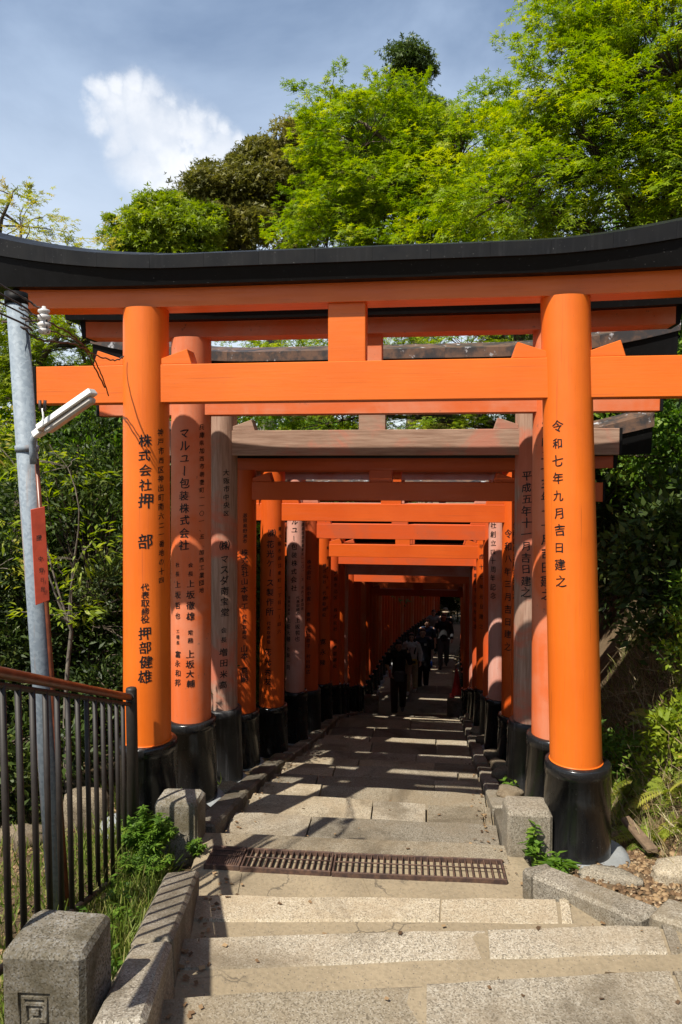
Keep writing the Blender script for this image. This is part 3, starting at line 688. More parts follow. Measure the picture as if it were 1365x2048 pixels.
OL = {}
OL['1L'] = [('株式会社', 0.307, 2.561, 2.188, 0.084), ('押', 0.345, 2.191, 2.084, 0.103), ('部', 0.340, 1.932, 1.824, 0.096), ('代表取締役', 0.311, 1.614, 1.358, 0.053), ('押部健雄', 0.316, 1.339, 0.965, 0.087), ('神戸市西区神出町南六二一番地の十四', 1.028, 2.598, 1.594, 0.047)]
OL['1R'] = [('令和七年九月吉日建之', -0.608, 2.637, 1.621, 0.068)]
OL['2L'] = [('マルユー包装株式会社', -0.014, 2.899, 1.962, 0.082), ('兵庫県加西市朝妻町一一〇一、五 加西工業団地', 0.867, 2.928, 1.628, 0.045), ('会長', 0.313, 1.890, 1.756, 0.041), ('上坂徹雄', 0.303, 1.756, 1.427, 0.063), ('常務', 0.294, 1.373, 1.250, 0.041), ('上坂大輔', 0.297, 1.211, 0.909, 0.063), ('社長', -0.399, 1.891, 1.753, 0.041), ('上坂哲也', -0.362, 1.746, 1.427, 0.056), ('工場長', -0.356, 1.369, 1.238, 0.034), ('富永和邦', -0.351, 1.207, 0.912, 0.056)]
OL['2R'] = [('平成二十三年十一月吉日建之', -0.491, 2.935, 1.636, 0.082)]
OL['3L'] = [('大阪市中央区', 0.498, 2.837, 2.404, 0.057), ('㈱', 0.433, 2.217, 2.093, 0.100), ('マスダ南宝堂', 0.403, 2.084, 1.511, 0.079), ('会長', 0.341, 1.439, 1.267, 0.052), ('増田米高', 0.328, 1.249, 0.850, 0.074)]
OL['3R'] = [('平成五年十一月吉日建之', -0.344, 2.829, 1.743, 0.087)]
OL['4L'] = [('滋賀県野洲市', 0.383, 2.631, 2.316, 0.050), ('株式会社', 0.376, 2.265, 1.980, 0.070), ('山本管工', 0.368, 1.974, 1.641, 0.075), ('代表取締役', 0.361, 1.600, 1.332, 0.045), ('山本 真嗣', 0.355, 1.281, 0.897, 0.080)]
OL['4R'] = [('令和四年三月吉日建之', -0.998, 2.561, 1.798, 0.065)]
OL['5L'] = [('㈱', 0.098, 2.659, 2.545, 0.102), ('花光ケース製作所', 0.001, 2.533, 1.645, 0.091), ('代表取締役', -0.069, 1.587, 1.319, 0.045), ('花光秀友', -0.111, 1.284, 0.827, 0.091), ('東大阪市若江東町一丁目一ー四六', 0.818, 2.691, 1.419, 0.051)]
OL['5R'] = [('令和八年三月吉日建之', -0.673, 2.695, 1.297, 0.096)]
OL['6L'] = [('マルユー包装株式会社', -0.020, 3.061, 1.984, 0.083), ('代表取締役', 0.428, 1.938, 1.676, 0.045), ('上坂哲也', 0.396, 1.656, 1.328, 0.070), ('常務取締役', -0.555, 1.935, 1.670, 0.038), ('上坂大輔', -0.627, 1.651, 1.321, 0.070), ('社員一同', -0.620, 1.268, 0.951, 0.064), ('兵庫県加西市朝妻町一一〇一、五 加西工業団地', 0.969, 2.942, 1.735, 0.045)]
OL['6R'] = [('社創立四十周年記念', -0.657, 2.928, 1.936, 0.083)]
OL['7L'] = [('株式会社 田中寛一 専務 池口澄子 村田和広', 0.078, 2.526, 0.865, 0.064)]
OL['8L'] = [('株式会社 代表取締役', 0.371, 2.558, 1.679, 0.063), ('東京都千代田区', 0.747, 2.874, 1.755, 0.047), ('寛永隆', 0.267, 1.373, 0.873, 0.094)]
OL['8R'] = [('平成十七年元旦建之', -0.495, 2.922, 1.525, 0.079)]
OL['9L'] = [('大阪市北区 株式会社 代表取締役', 0.548, 2.601, 0.860, 0.077)]
OL['9R'] = [('御鎮座千三百年記念', -0.718, 2.724, 1.610, 0.077)]
OL['10L'] = [('山陽産業十三会 代表取締役', 0.147, 2.725, 1.013, 0.075)]
GATES = [
 # Y, pillar, beam, sleeve, roof, xl, xr, r, nuki, gap, base height, detail, label
 (4.66, 'orange', 'orange', 'black', 'roofnew', (-1.905, -1.862), (0.872, 0.738), (0.157, 0.143), (2.755, 0.238), 0.352, 0.55, 2, 'freshly painted bright vermilion torii gate at the head of the stairs'),
 (5.60, 'faded', 'faded', 'black', 'roofold', (-1.93, -1.88), (0.865, 0.815), (0.160, 0.150), (2.99, 0.22), 0.36, 0.63, 1, 'sun-bleached salmon torii gate right behind the bright foremost gate'),
 (6.55, 'wood', 'woodbeam', 'blackold', 'roofold', (-1.95, -1.91), (0.80, 0.765), (0.135, 0.125), (2.95, 0.22), 0.38, 0.66, 1, 'weathered grey wooden torii gate with paint worn off its beam'),
 (7.50, 'red', 'red', 'black', 'roofold', (-2.02, -1.98), (0.88, 0.84), (0.140, 0.130), (2.76, 0.185), 0.12, 0.56, 1, 'slim vermilion torii gate behind the weathered grey wooden gate'),
 (8.50, 'red', 'red', 'black', 'roofold', (-1.935, -1.895), (0.88, 0.84), (0.150, 0.140), (2.74, 0.20), 0.36, 0.57, 1, 'bright vermilion torii gate, fifth down from the stair head, sunlit beam'),
 (9.60, 'pinkish', 'pinkish', 'black', 'roofold', (-1.87, -1.83), (0.785, 0.745), (0.130, 0.120), (2.94, 0.20), 0.30, 0.66, 1, 'bleached pink torii gate, sixth down from the stair head'),
 (10.6, 'dull', 'dull', 'blackold', 'roofold', (-1.86, -1.82), (0.79, 0.75), (0.140, 0.130), (2.82, 0.21), 0.32, 0.62, 0, 'brownish vermilion torii gate, seventh down from the stair head'),
 (11.8, 'red', 'red', 'black', 'roofold', (-1.86, -1.82), (0.76, 0.72), (0.140, 0.130), (2.65, 0.20), 0.20, 0.60, 0, 'vermilion torii gate, eighth down from the stair head'),
 (12.8, 'dull', 'dull', 'black', 'roofold', (-1.84, -1.80), (0.74, 0.70), (0.140, 0.130), (2.69, 0.20), 0.32, 0.58, 0, 'dull vermilion torii gate, ninth down from the stair head'),
 (14.0, 'pinkish', 'pinkish', 'black', 'roofold', (-1.84, -1.80), (0.74, 0.70), (0.140, 0.130), (2.70, 0.20), 0.32, 0.60, 0, 'pale pink torii gate, tenth down from the stair head'),
 (15.0, 'dull', 'dull', 'black', 'roofold', (-1.82, -1.78), (0.74, 0.70), (0.140, 0.130), (2.72, 0.20), 0.32, 0.58, 0, 'dull vermilion torii gate, eleventh down from the stair head'),
 (16.0, 'dull', 'dull', 'black', 'roofold', (-1.80, -1.77), (0.74, 0.70), (0.140, 0.130), (2.95, 0.20), 0.32, 0.58, 0, 'dull vermilion torii gate, twelfth down from the stair head'),
 (17.0, 'faded', 'dull', 'black', 'roofold', (-1.79, -1.76), (0.74, 0.70), (0.150, 0.140), (3.05, 0.20), 0.32, 0.58, 0, 'faded vermilion torii gate, thirteenth down from the stair head'),
 (18.5, 'dull', 'dull', 'black', 'roofold', (-1.76, -1.73), (0.82, 0.79), (0.140, 0.130), (2.60, 0.16), 0.20, 0.60, 0, 'low dark vermilion torii gate above the walking visitors'),
]
GL = [(g, str(i + 1)) for i, g in enumerate(GATES)]
def xg(y): t = (y - 10.6) / 9; return (lerp(-1.86, -1.74, t), lerp(-1.82, -1.71, t)), (lerp(0.76, 0.80, t), lerp(0.72, 0.77, t))
for i, y in enumerate((13.4, 15.5, 17.7)):
    xl_, xr_ = xg(y); GL.append(((y, ['red', 'dull', 'red'][i], 'dull', 'black', 'roofold', xl_, xr_, (0.135, 0.125), (2.95, 0.2), 0.3, 0.60, 0, ''), None))
for i in range(25):
    y = 19.5 + i * 0.92; k_ = float(bend(y))
    GL.append(((y, ['dull', 'red', 'faded', 'dull'][i % 4], 'dull', 'black', 'roofold', (-1.74 + k_, -1.71 + k_), (0.80 + k_, 0.77 + k_), (0.135, 0.125), (2.72, 0.2), 0.3, 0.58, 0, ''), None))
GL.sort(key=lambda g: g[0][0])
TENS = ['', '', 'twenty', 'thirty', 'forty', 'fifty']; ONES = ['', 'first', 'second', 'third', 'fourth', 'fifth', 'sixth', 'seventh', 'eighth', 'ninth']
TEEN = {10: 'tenth', 11: 'eleventh', 12: 'twelfth', 13: 'thirteenth', 14: 'fourteenth', 15: 'fifteenth', 16: 'sixteenth', 17: 'seventeenth', 18: 'eighteenth', 19: 'nineteenth', 20: 'twentieth', 30: 'thirtieth', 40: 'fortieth'}
def ordinal(n): return TEEN[n] if n in TEEN else (ONES[n] if n < 10 else TENS[n // 10] + '-' + ONES[n % 10])
LOOK = {'dull': 'dull vermilion', 'red': 'deep red-orange', 'faded': 'faded salmon', 'pinkish': 'pale pink', 'orange': 'vermilion'}
for gi, ((Y, pil, beam, slv, rf, xl, xr, r, nk, gap, sh, det, lab), key) in enumerate(GL):
    zb = float(pathz(Y))
    if gi == 0: zb = -2.345
    if gi >= 5: lab = '%s torii gate, %s down from the stair head' % (LOOK[pil], ordinal(gi + 1))
    make_gate(Y, zb, lab, pil, beam, slv, rf, xl, xr, r, nuki=nk, gap=gap, sh=sh, detail=det, kx_=1.22 if gi == 0 else (0.92 if gi == 1 else 1.12),
              letters={k: OL[key + k] for k in 'LR' if key and key + k in OL})

# ------------------------------------------------------------------ stone bollards
def bollard(loc, w, d, h, label, mat, peak=0.03, rz=0.0, cut=None):
    mb = MB(); a, b = w / 2, d / 2; ch = 0.018
    zs = [(-0.35, 1.0), (h - peak, 1.0), (h - peak * 0.25, 0.90), (h, 0.45)]
    vs = []; fs = []
    for (z, k) in zs:
        q = [(-a * k + ch, -b * k), (a * k - ch, -b * k), (a * k, -b * k + ch), (a * k, b * k - ch), (a * k - ch, b * k), (-a * k + ch, b * k), (-a * k, b * k - ch), (-a * k, -b * k + ch)]
        vs += [(x + random.uniform(-.004, .004), y + random.uniform(-.004, .004), z + random.uniform(-.003, .003)) for x, y in q]
    for i in range(3):
        for k in range(8): fs.append((i * 8 + k, i * 8 + (k + 1) % 8, (i + 1) * 8 + (k + 1) % 8, (i + 1) * 8 + k))
    fs.append(tuple(range(8))[::-1]); fs.append(tuple(24 + k for k in range(8)))
    mb.add(vs, fs); o = mb.build('stone_bollard', mat); o.location = loc; o.rotation_euler.z = rz
    if cut:
        c = bpy.data.curves.new('cut', 'FONT'); c.body = cut; c.size = 0.12; c.extrude = 0.007; c.offset = 0.0025; c.resolution_u = 2
        co = bpy.data.objects.new('cut', c); COL.objects.link(co); me = bpy.data.meshes.new_from_object(co); bpy.data.objects.remove(co)
        for v in me.vertices: x, y, z = v.co; v.co = (x - 0.085, -b + z, y + h - 0.225)
        bm = bmesh.new(); bm.from_mesh(me); bmesh.ops.remove_doubles(bm, verts=bm.verts[:], dist=1e-5); bmesh.ops.recalc_face_normals(bm, faces=bm.faces[:]); bm.to_mesh(me); bm.free()
        co = link('cut', me); md = o.modifiers.new('cut', 'BOOLEAN'); md.operation = 'DIFFERENCE'; md.object = co; md.solver = 'FAST'
        co.location = (0, 0, 0); o.location = (0, 0, 0); o.rotation_euler.z = 0
        bpy.context.view_layer.update()
        nm = bpy.data.meshes.new_from_object(o.evaluated_get(bpy.context.evaluated_depsgraph_get()))
        o.modifiers.clear()
        if len(nm.polygons) > 30: o.data = nm
        bpy.data.objects.remove(co); o.location = loc; o.rotation_euler.z = rz
    return tag(o, label, 'bollard')
bollard((-1.215, 2.215, -1.93), 0.27, 0.24, 0.43, 'grey stained stone bollard carved with a character, by the fence', 'mossy', 0.02, R(3), '同')
bollard((-1.60, 4.44, -2.35), 0.275, 0.22, 0.295, 'squat stone bollard at the left foot of the bright gate, beside the leafy weeds', 'mossy', 0.03, R(4))
bollard((0.555, 4.60, -2.35), 0.27, 0.24, 0.295, 'squat stone bollard beside the shiny black pillar base on the bank side', 'granitegrey', 0.03, R(2))
for x, lab in ((-1.36, 'low dark stone block beside the man with the bag'), (0.36, 'low dark stone block at the kerb below the sunlit stripes')):
    bollard((x, 15.4, float(pathz(15.4))), 0.30, 0.28, 0.36, lab, 'mossy', 0.02, R(2))

# ------------------------------------------------------------------ drain gratings across the landing
def grate(p0, p1, z, label, n, fine=False):
    p0 = Vector((*p0, z)); p1 = Vector((*p1, z)); d = p1 - p0; L = d.length; rz = math.atan2(d.y, d.x)
    root = empty('drain_grating', p0, rz); tag(root, label, 'drain grating', 'gratings over the cross drain')
    w = 0.20; t = 0.010
    fr = MB()
    for y0, y1 in ((-w / 2 - 0.012, -w / 2), (w / 2, w / 2 + 0.012)): fr.box(0, L, y0, y1, -0.03, t, 0.002)
    for x0, x1 in ((0.002, 0.012), (L - 0.012, L - 0.002)): fr.box(x0, x1, -w / 2 + 0.001, w / 2 - 0.001, -0.03, t - 0.002, 0.002)
    fr.build('frame', 'rust', root)
    bars = MB()
    for i in range(1, n):
        x = L * i / n; b = 0.003 if not fine else 0.004
        bars.box(x - b, x + b, -w / 2 + 0.001, w / 2 - 0.001, -0.028, t - 0.003)
    tag(bars.build('bars', 'rust', root), kind='stuff')
    MB().tube([(0.012, 0.0, t + 0.001), (L - 0.012, 0.0, t + 0.001)], 0.004, 6).build('cross_rod', 'rust', root)
    if fine: MB().tube([(0.012, 0.06, t + 0.001), (L - 0.012, 0.06, t + 0.001)], 0.004, 6).build('cross_rod', 'rust', root)
    MB().box(0.012, L - 0.012, -w / 2 + 0.001, w / 2 - 0.001, -0.10, -0.032).build('silt', 'soil', root)
zd = -2.318
grate((-1.345, 4.215), (-1.135, 4.222), zd, 'short drain grating of close-set bars next to the weeds', 16, True)
grate((-1.130, 4.215), (-0.600, 4.232), zd, 'drain grating between the close-barred short one and the longest one', 15)
grate((-0.595, 4.228), (0.395, 4.275), zd, 'longest drain grating, reaching to the bollard on the bank side', 27)

# ------------------------------------------------------------------ steel fence
fx = lambda y: float(np.interp(y, [1.2, 2.3, 2.6, 4.35], [-1.38, -1.505, -1.56, -1.875])); fzt = lambda y: -0.675 - (y - 2.3) * 0.3625; fzb = lambda y: -1.745 - (y - 2.3) * 0.352
fence = tag(empty('steel_fence', (-1.6, 3.0, -2.2)), 'dark brown steel baluster fence with worn reddish handrail beside the stairs', 'fence')
def fchild(mb, name, mat):
    o = mb.build(name, mat, fence); o.location = -fence.location; return o
Y0, Y1 = 1.35, 4.33
fy = [Y0 + (Y1 - Y0) * k / 10 for k in range(11)]
fchild(MB().tube([(fx(y), y, fzt(y)) for y in fy], 0.0215, 14), 'handrail', 'railred')
fchild(MB().tube([(fx(y), y, fzt(y) - 0.045) for y in fy], 0.012, 8), 'top_rail', 'fence')
fchild(MB().tube([(fx(y), y, fzb(y)) for y in fy], 0.017, 10), 'bottom_rail', 'fence')
fchild(MB().lathe([(0.034, -2.5), (0.034, -1.372), (0.030, -1.360), (0.012, -1.354)], (fx(4.36), 4.36), 18), 'end_post', 'fence')
fchild(MB().tube([(fx(4.31), 4.31, fzt(4.31)), (fx(4.34), 4.345, fzt(4.34))], 0.028, 12), 'rail_socket', 'fence')
k = 0
y = 2.02
while y < 4.22:
    fchild(MB().tube([(fx(y), y, fzb(y) - 0.0), (fx(y), y, fzt(y) - 0.04)], 0.0125, 10), 'baluster', 'fence'); y += 0.142

# ------------------------------------------------------------------ utility pole, lamp, sign board, wires
pt, pb = Vector((-2.415, 4.1, 0.99)), Vector((-2.235, 4.1, -2.75))
pole = tag(empty('utility_pole', pb), 'leaning galvanized steel pole with black cap and rust streaks behind the fence', 'pole')
def pchild(mb, name, mat, parent=None):
    o = mb.build(name, mat, parent or pole)
    if parent is None: o.location = -pole.location
    return o
pax = lambda z: pb.lerp(pt, (z - pb.z) / (pt.z - pb.z))
pchild(MB().tube([pb, pt], [0.064, 0.058], 32), 'shaft', 'galv')
pchild(MB().tube([pt + Vector((0, 0, -0.055)), pt + Vector((0, 0, 0.012))], [0.065, 0.063], 32), 'cap', 'kasagi')
for z in (0.11,): pchild(MB().tube([pax(z - 0.018), pax(z + 0.018)], 0.066, 32), 'clamp_band', 'galv')
pchild(MB().tube([pax(0.84) + Vector((-0.1, 0, 0)), pax(0.84) + Vector((0.19, -0.03, -0.005))], 0.006, 8), 'cross_bolt', 'rust')
ins = MB().lathe([(0.012, -0.075), (0.028, -0.07), (0.034, -0.058), (0.034, -0.048), (0.022, -0.04), (0.036, -0.03), (0.038, -0.016), (0.024, -0.006), (0.024, 0.002), (0.036, 0.012), (0.038, 0.028), (0.024, 0.036), (0.024, 0.042), (0.034, 0.05), (0.032, 0.062), (0.012, 0.07), (0.010, 0.082)], (0, 0), 20)
io = pchild(ins, 'insulator', 'porcelain'); io.location = Vector((-2.232, 4.07, 0.832)) - pole.location
pchild(MB().tube([pax(-2.6) + Vector((0.074, -0.03, 0)), pax(-0.75) + Vector((0.072, -0.03, 0)), pax(0.05) + Vector((0.072, -0.03, 0))], 0.013, 8), 'conduit', 'railred')
# lamp
lb = Vector((-2.30, 4.03, 0.10)); lamp = tag(empty('street_lamp', lb), 'slim white lamp head tilted up on the galvanized pole', 'street lamp')
def lchild(mb, name, mat, parent=None):
    o = mb.build(name, mat, parent or lamp)
    if parent is None: o.location = -lamp.location
    return o
lchild(MB().tube([(-2.295, 4.03, 0.02), (-2.292, 4.02, 0.10), (-2.285, 4.01, 0.15), (-2.262, 4.0, 0.185), (-2.235, 4.0, 0.202)], [0.02, 0.02, 0.019, 0.019, 0.017], 12), 'bracket', 'galv')
ld0, ld1 = Vector((-2.265, 4.0, 0.180)), Vector((-1.895, 3.98, 0.408)); dv = (ld1 - ld0).normalized(); up = Vector((0, -1, 0)).cross(dv).normalized() * -1
if up.z < 0: up = -up
side = dv.cross(up).normalized()
def lbox(s0, s1, h0, h1, w0, w1, name, mat, ch=0.006):
    L = (ld1 - ld0).length; P = lambda s_, w, h: ld0 + dv * (L * s_) + side * w + up * h
    return lchild(MB().hexa([P(s0, -w0, h0), P(s1, -w1, h0), P(s1, w1, h0), P(s0, w0, h0), P(s0, -w0 * .8, h1), P(s1, -w1 * .8, h1), P(s1, w1 * .8, h1), P(s0, w0 * .8, h1)], ch), name, mat)
lbox(0.0, 0.12, -0.018, 0.022, 0.034, 0.045, 'end_housing', 'white')
lbox(0.12, 1.0, 0.0, 0.036, 0.052, 0.046, 'lamp_cover', 'white')
lbox(0.17, 0.95, -0.036, -0.001, 0.040, 0.036, 'diffuser', 'diffuser', 0.012)
lchild(MB().tube([(-2.24, 3.98, 0.21), (-2.21, 3.97, 0.24), (-2.195, 3.97, 0.28), (-2.20, 3.97, 0.33)], 0.005, 8), 'cable', 'white')
for dx in (-0.012, 0.012): lchild(MB().tube([(-2.20 + dx, 3.97, 0.315), (-2.198 + dx * 1.3, 3.97, 0.375)], 0.009, 8), 'connector', 'cable')
# red sign board strapped to the pole
sb = empty('sign_board', (-2.25, 4.0, -0.5)); tag(sb, 'narrow red wooden board with faint brushed characters on the pole', 'sign')
o = MB().hexa([(-0.024, -0.02, -0.285), (0.036, 0.026, -0.262), (0.030, 0.034, -0.262), (-0.030, -0.012, -0.285), (-0.040, -0.02, 0.262), (0.020, 0.026, 0.278), (0.014, 0.034, 0.278), (-0.046, -0.012, 0.262)], 0.002).build('board', 'signred', sb)
for ch, z, s_ in (('状', 0.19, 0.036), ('援', 0.10, 0.036), ('中', -0.02, 0.030), ('野', -0.085, 0.030), ('日', -0.14, 0.026), ('是', -0.195, 0.030)):
    vs, fs = glyph(ch); u0 = Vector((0.060, 0.046, 0.0)).normalized(); n0 = Vector((0.046, -0.060, 0)).normalized()
    c0 = Vector((-0.002 - 0.016 * z / 0.27, 0.003, z)) + n0 * 0.0022
    MB().add([c0 + u0 * (a * s_ * 0.9) + Vector((0, 0, b * s_)) for a, b in vs], fs).build('character', 'cable', sb)
PK = 0.80                                                   # the pole stands right behind the fence
for r_ in (pole, lamp, sb): r_.location = r_.location * PK; r_.scale = (PK, PK, PK)
def wire(pts, r, label):
    P = [Vector(p) for p in pts]; Q = []
    for i in range(len(P) - 1):
        p0, p1, p2, p3 = P[max(i - 1, 0)], P[i], P[i + 1], P[min(i + 2, len(P) - 1)]
        for k in range(8):
            t = k / 8; Q.append(0.5 * ((2 * p1) + (p2 - p0) * t + (2 * p0 - 5 * p1 + 4 * p2 - p3) * t * t + (3 * p1 - p0 - 3 * p2 + p3) * t ** 3) + Vector((0, 0, 0.004 * math.sin(i * 5 + k * 1.9))))
    Q.append(P[-1]); o = MB().tube(Q, r, 6).build('overhead_wire', 'cable'); return tag(o, label, 'wire')
wire([(-2.6, 1.6, 1.35), (-1.841, 3.0, 0.737), (-1.87, 3.2, 0.715), (-1.80, 3.27, 0.675), (-1.90, 3.7, 0.695), (-1.972, 4.0, 0.68), (-2.044, 4.3, 0.597), (-2.075, 4.5, 0.50)], 0.0045, 'wire running over the porcelain insulator to the bright gate pillar')
wire([(-2.6, 1.55, 1.25), (-1.843, 3.0, 0.70), (-1.875, 3.22, 0.678), (-1.81, 3.30, 0.640), (-1.915, 3.8, 0.675), (-1.98, 4.1, 0.66), (-2.03, 4.35, 0.57), (-2.06, 4.52, 0.45)], 0.0038, 'thin wire hanging just below the insulator')
wire([(-2.6, 1.5, 1.15), (-1.845, 3.0, 0.655), (-1.877, 3.22, 0.635), (-1.86, 3.35, 0.600), (-1.915, 3.8, 0.650), (-1.994, 4.2, 0.655), (-1.984, 4.45, 0.660), (-1.955, 4.515, 0.694)], 0.0045, 'lowest wire, looping up to the gate pillar top')
wire([(-2.6, 1.65, 1.42), (-1.85, 3.05, 0.775), (-1.86, 3.2, 0.765), (-1.82, 3.24, 0.735), (-1.775, 3.25, 0.70), (-1.765, 3.24, 0.64), (-1.752, 3.224, 0.608)], 0.0038, 'uppermost wire ending behind the porcelain insulator')

# ------------------------------------------------------------------ loose board, rocks, chips on the ground
pk = MB().hexa([(1.20, 4.98, 0.02), (1.27, 4.60, 0.0), (1.335, 4.62, 0.0), (1.255, 5.0, 0.02), (1.20, 4.98, 0.045), (1.27, 4.60, 0.03), (1.335, 4.62, 0.035), (1.255, 5.0, 0.05)], 0.004, 0.004).build('wooden_board', 'oldwood')
pk.location.z = -2.33; tag(pk, 'short old wooden board lying behind the shiny black pillar base', 'board')
def rock(x, y, sx, sy, sz_, label, mat='rock', rz=0.0, dz=0.0):
    bm = bmesh.new(); bmesh.ops.create_icosphere(bm, subdivisions=3, radius=1)
    ph = [random.uniform(0, 6) for _ in range(6)]
    for v in bm.verts:
        c = v.co; f = 1 + 0.16 * math.sin(3 * c.x + ph[0]) * math.cos(2.5 * c.y + ph[1]) + 0.10 * math.sin(6 * c.z + ph[2] + 3 * c.x) + 0.06 * math.sin(11 * c.y + ph[3])
        cl_ = 0.86; q = Vector((max(-cl_, min(cl_, c.x * f)), max(-cl_, min(cl_, c.y * f)), max(-0.8, min(0.74, c.z * f + 0.1 * c.x)))); v.co = (q.x * sx, q.y * sy, q.z * sz_)
    m = bpy.data.meshes.new('rock'); bm.to_mesh(m); bm.free(); m.materials.append(M[mat])
    for p in m.polygons: p.use_smooth = True
    o = link('rock', m, None, (x, y, float(groundz(x, y)) + dz), rz); return tag(o, label, 'rock')
rock(0.98, 4.27, 0.20, 0.07, 0.07, 'flat grey stone in front of the shiny black pillar base', 'granitegrey', R(-12), 0.0)
rock(1.42, 4.36, 0.24, 0.12, 0.07, 'pale flat stone beside the loose board', 'granite', R(8), 0.02)
rock(-2.38, 4.75, 0.17, 0.12, 0.20, 'tan upright rock behind the fence balusters', 'rock', R(20), 0.10)
rock(-2.62, 4.45, 0.12, 0.10, 0.09, 'round rock at the foot of the utility pole', 'rock', R(50), 0.05)
rock(-3.0, 4.9, 0.15, 0.12, 0.09, 'dark rock in the soil beyond the pole', 'rock', R(10), 0.05)
for i in range(26):
    sd = i % 2; yy = 5.2 + (i // 2) * 0.95 + random.uniform(-.2, .2)
    rock((-1.74 if sd else 0.63) + random.uniform(-.03, .03), yy, random.uniform(.07, .12), random.uniform(.09, .16), random.uniform(.06, .10), 'small rounded stone wedged between the kerb and the pillar bases', 'rock', random.uniform(0, 3), 0.10)['group'] = 'stones along the pillar bases'
# wood chips and gravel beside the kerb
def chips(name, n, xr_, yr_, mat, smin, smax, keep=None):
    x = RNG.uniform(*xr_, n); y = RNG.uniform(*yr_, n)
    if keep is not None: k_ = keep(x, y); x, y = x[k_], y[k_]
    n = len(x); z = groundz(x, y) + RNG.uniform(0.0, 0.012, n)
    tv = np.array([(-.5, -.3, 0), (.5, -.2, 0), (.4, .35, .0), (-.4, .3, 0), (-.3, -.15, .28), (.3, -.1, .3), (.25, .2, .3), (-.3, .15, .28)]); tf = np.array([(0, 1, 5, 4), (1, 2, 6, 5), (2, 3, 7, 6), (3, 0, 4, 7), (4, 5, 6, 7)])
    T = RNG.normal(size=(n, 3)) * (1, 1, 0.25); Nn = np.array([0, 0, 1.0]) + RNG.normal(size=(n, 3)) * 0.3
    V, F, t = place(tv, tf, np.stack([x, y, z], -1), T, Nn, RNG.uniform(smin, smax, n), RNG.uniform(0, 1, n))
    tag(np_mesh(name, V, F, mat, tint=t), kind='stuff')
chips('wood_chips', 7000, (0.6, 2.6), (2.6, 5.0), 'litter', 0.012, 0.04, lambda x, y: (x > 0.72 + np.clip(3.95 - y, 0, 2) * 0.78 + 0.03))
chips('gravel', 2600, (0.6, 2.6), (2.6, 5.0), 'chips', 0.008, 0.028, lambda x, y: (x > 0.72 + np.clip(3.95 - y, 0, 2) * 0.78 + 0.03))
chips('leaf_litter', 5000, (-4.5, -1.45), (2.0, 7.0), 'litter', 0.012, 0.04)

# ------------------------------------------------------------------ trees and plants
def limb_tube(mb, a, b, r0, r1, sag=0.0, seg=7, wig=0.08, n=6):
    a, b = Vector(a), Vector(b); L = (b - a).length; q = [random.uniform(-1, 1) for _ in range(4)]
    pts = []
    for k in range(n):
        t = k / (n - 1); p = a.lerp(b, t); s_ = math.sin(math.pi * t)
        p += Vector((q[0] * s_ + 0.5 * q[2] * math.sin(2 * math.pi * t), q[1] * s_ + 0.5 * q[3] * math.sin(2 * math.pi * t), 0)) * (wig * L) + Vector((0, 0, sag * s_ * L))
        pts.append(p)
    mb.tube(pts, [lerp(r0, r1, k / (n - 1)) for k in range(n)], seg, False); return pts
def crown_points(blobs):
    """sample spray bases in ellipsoid blobs: mostly near the surface; returns bases, outward dirs, blob index"""
    P, O, I = [], [], []
    for i, (c, rad, n) in enumerate(blobs):
        d = rdir(n); rr = RNG.uniform(0.35, 1.0, n) ** 0.45
        P.append(np.array(c) + d * np.array(rad) * rr[:, None]); O.append(d); I.append(np.full(n, i))
    return np.concatenate(P), np.concatenate(O), np.concatenate(I)
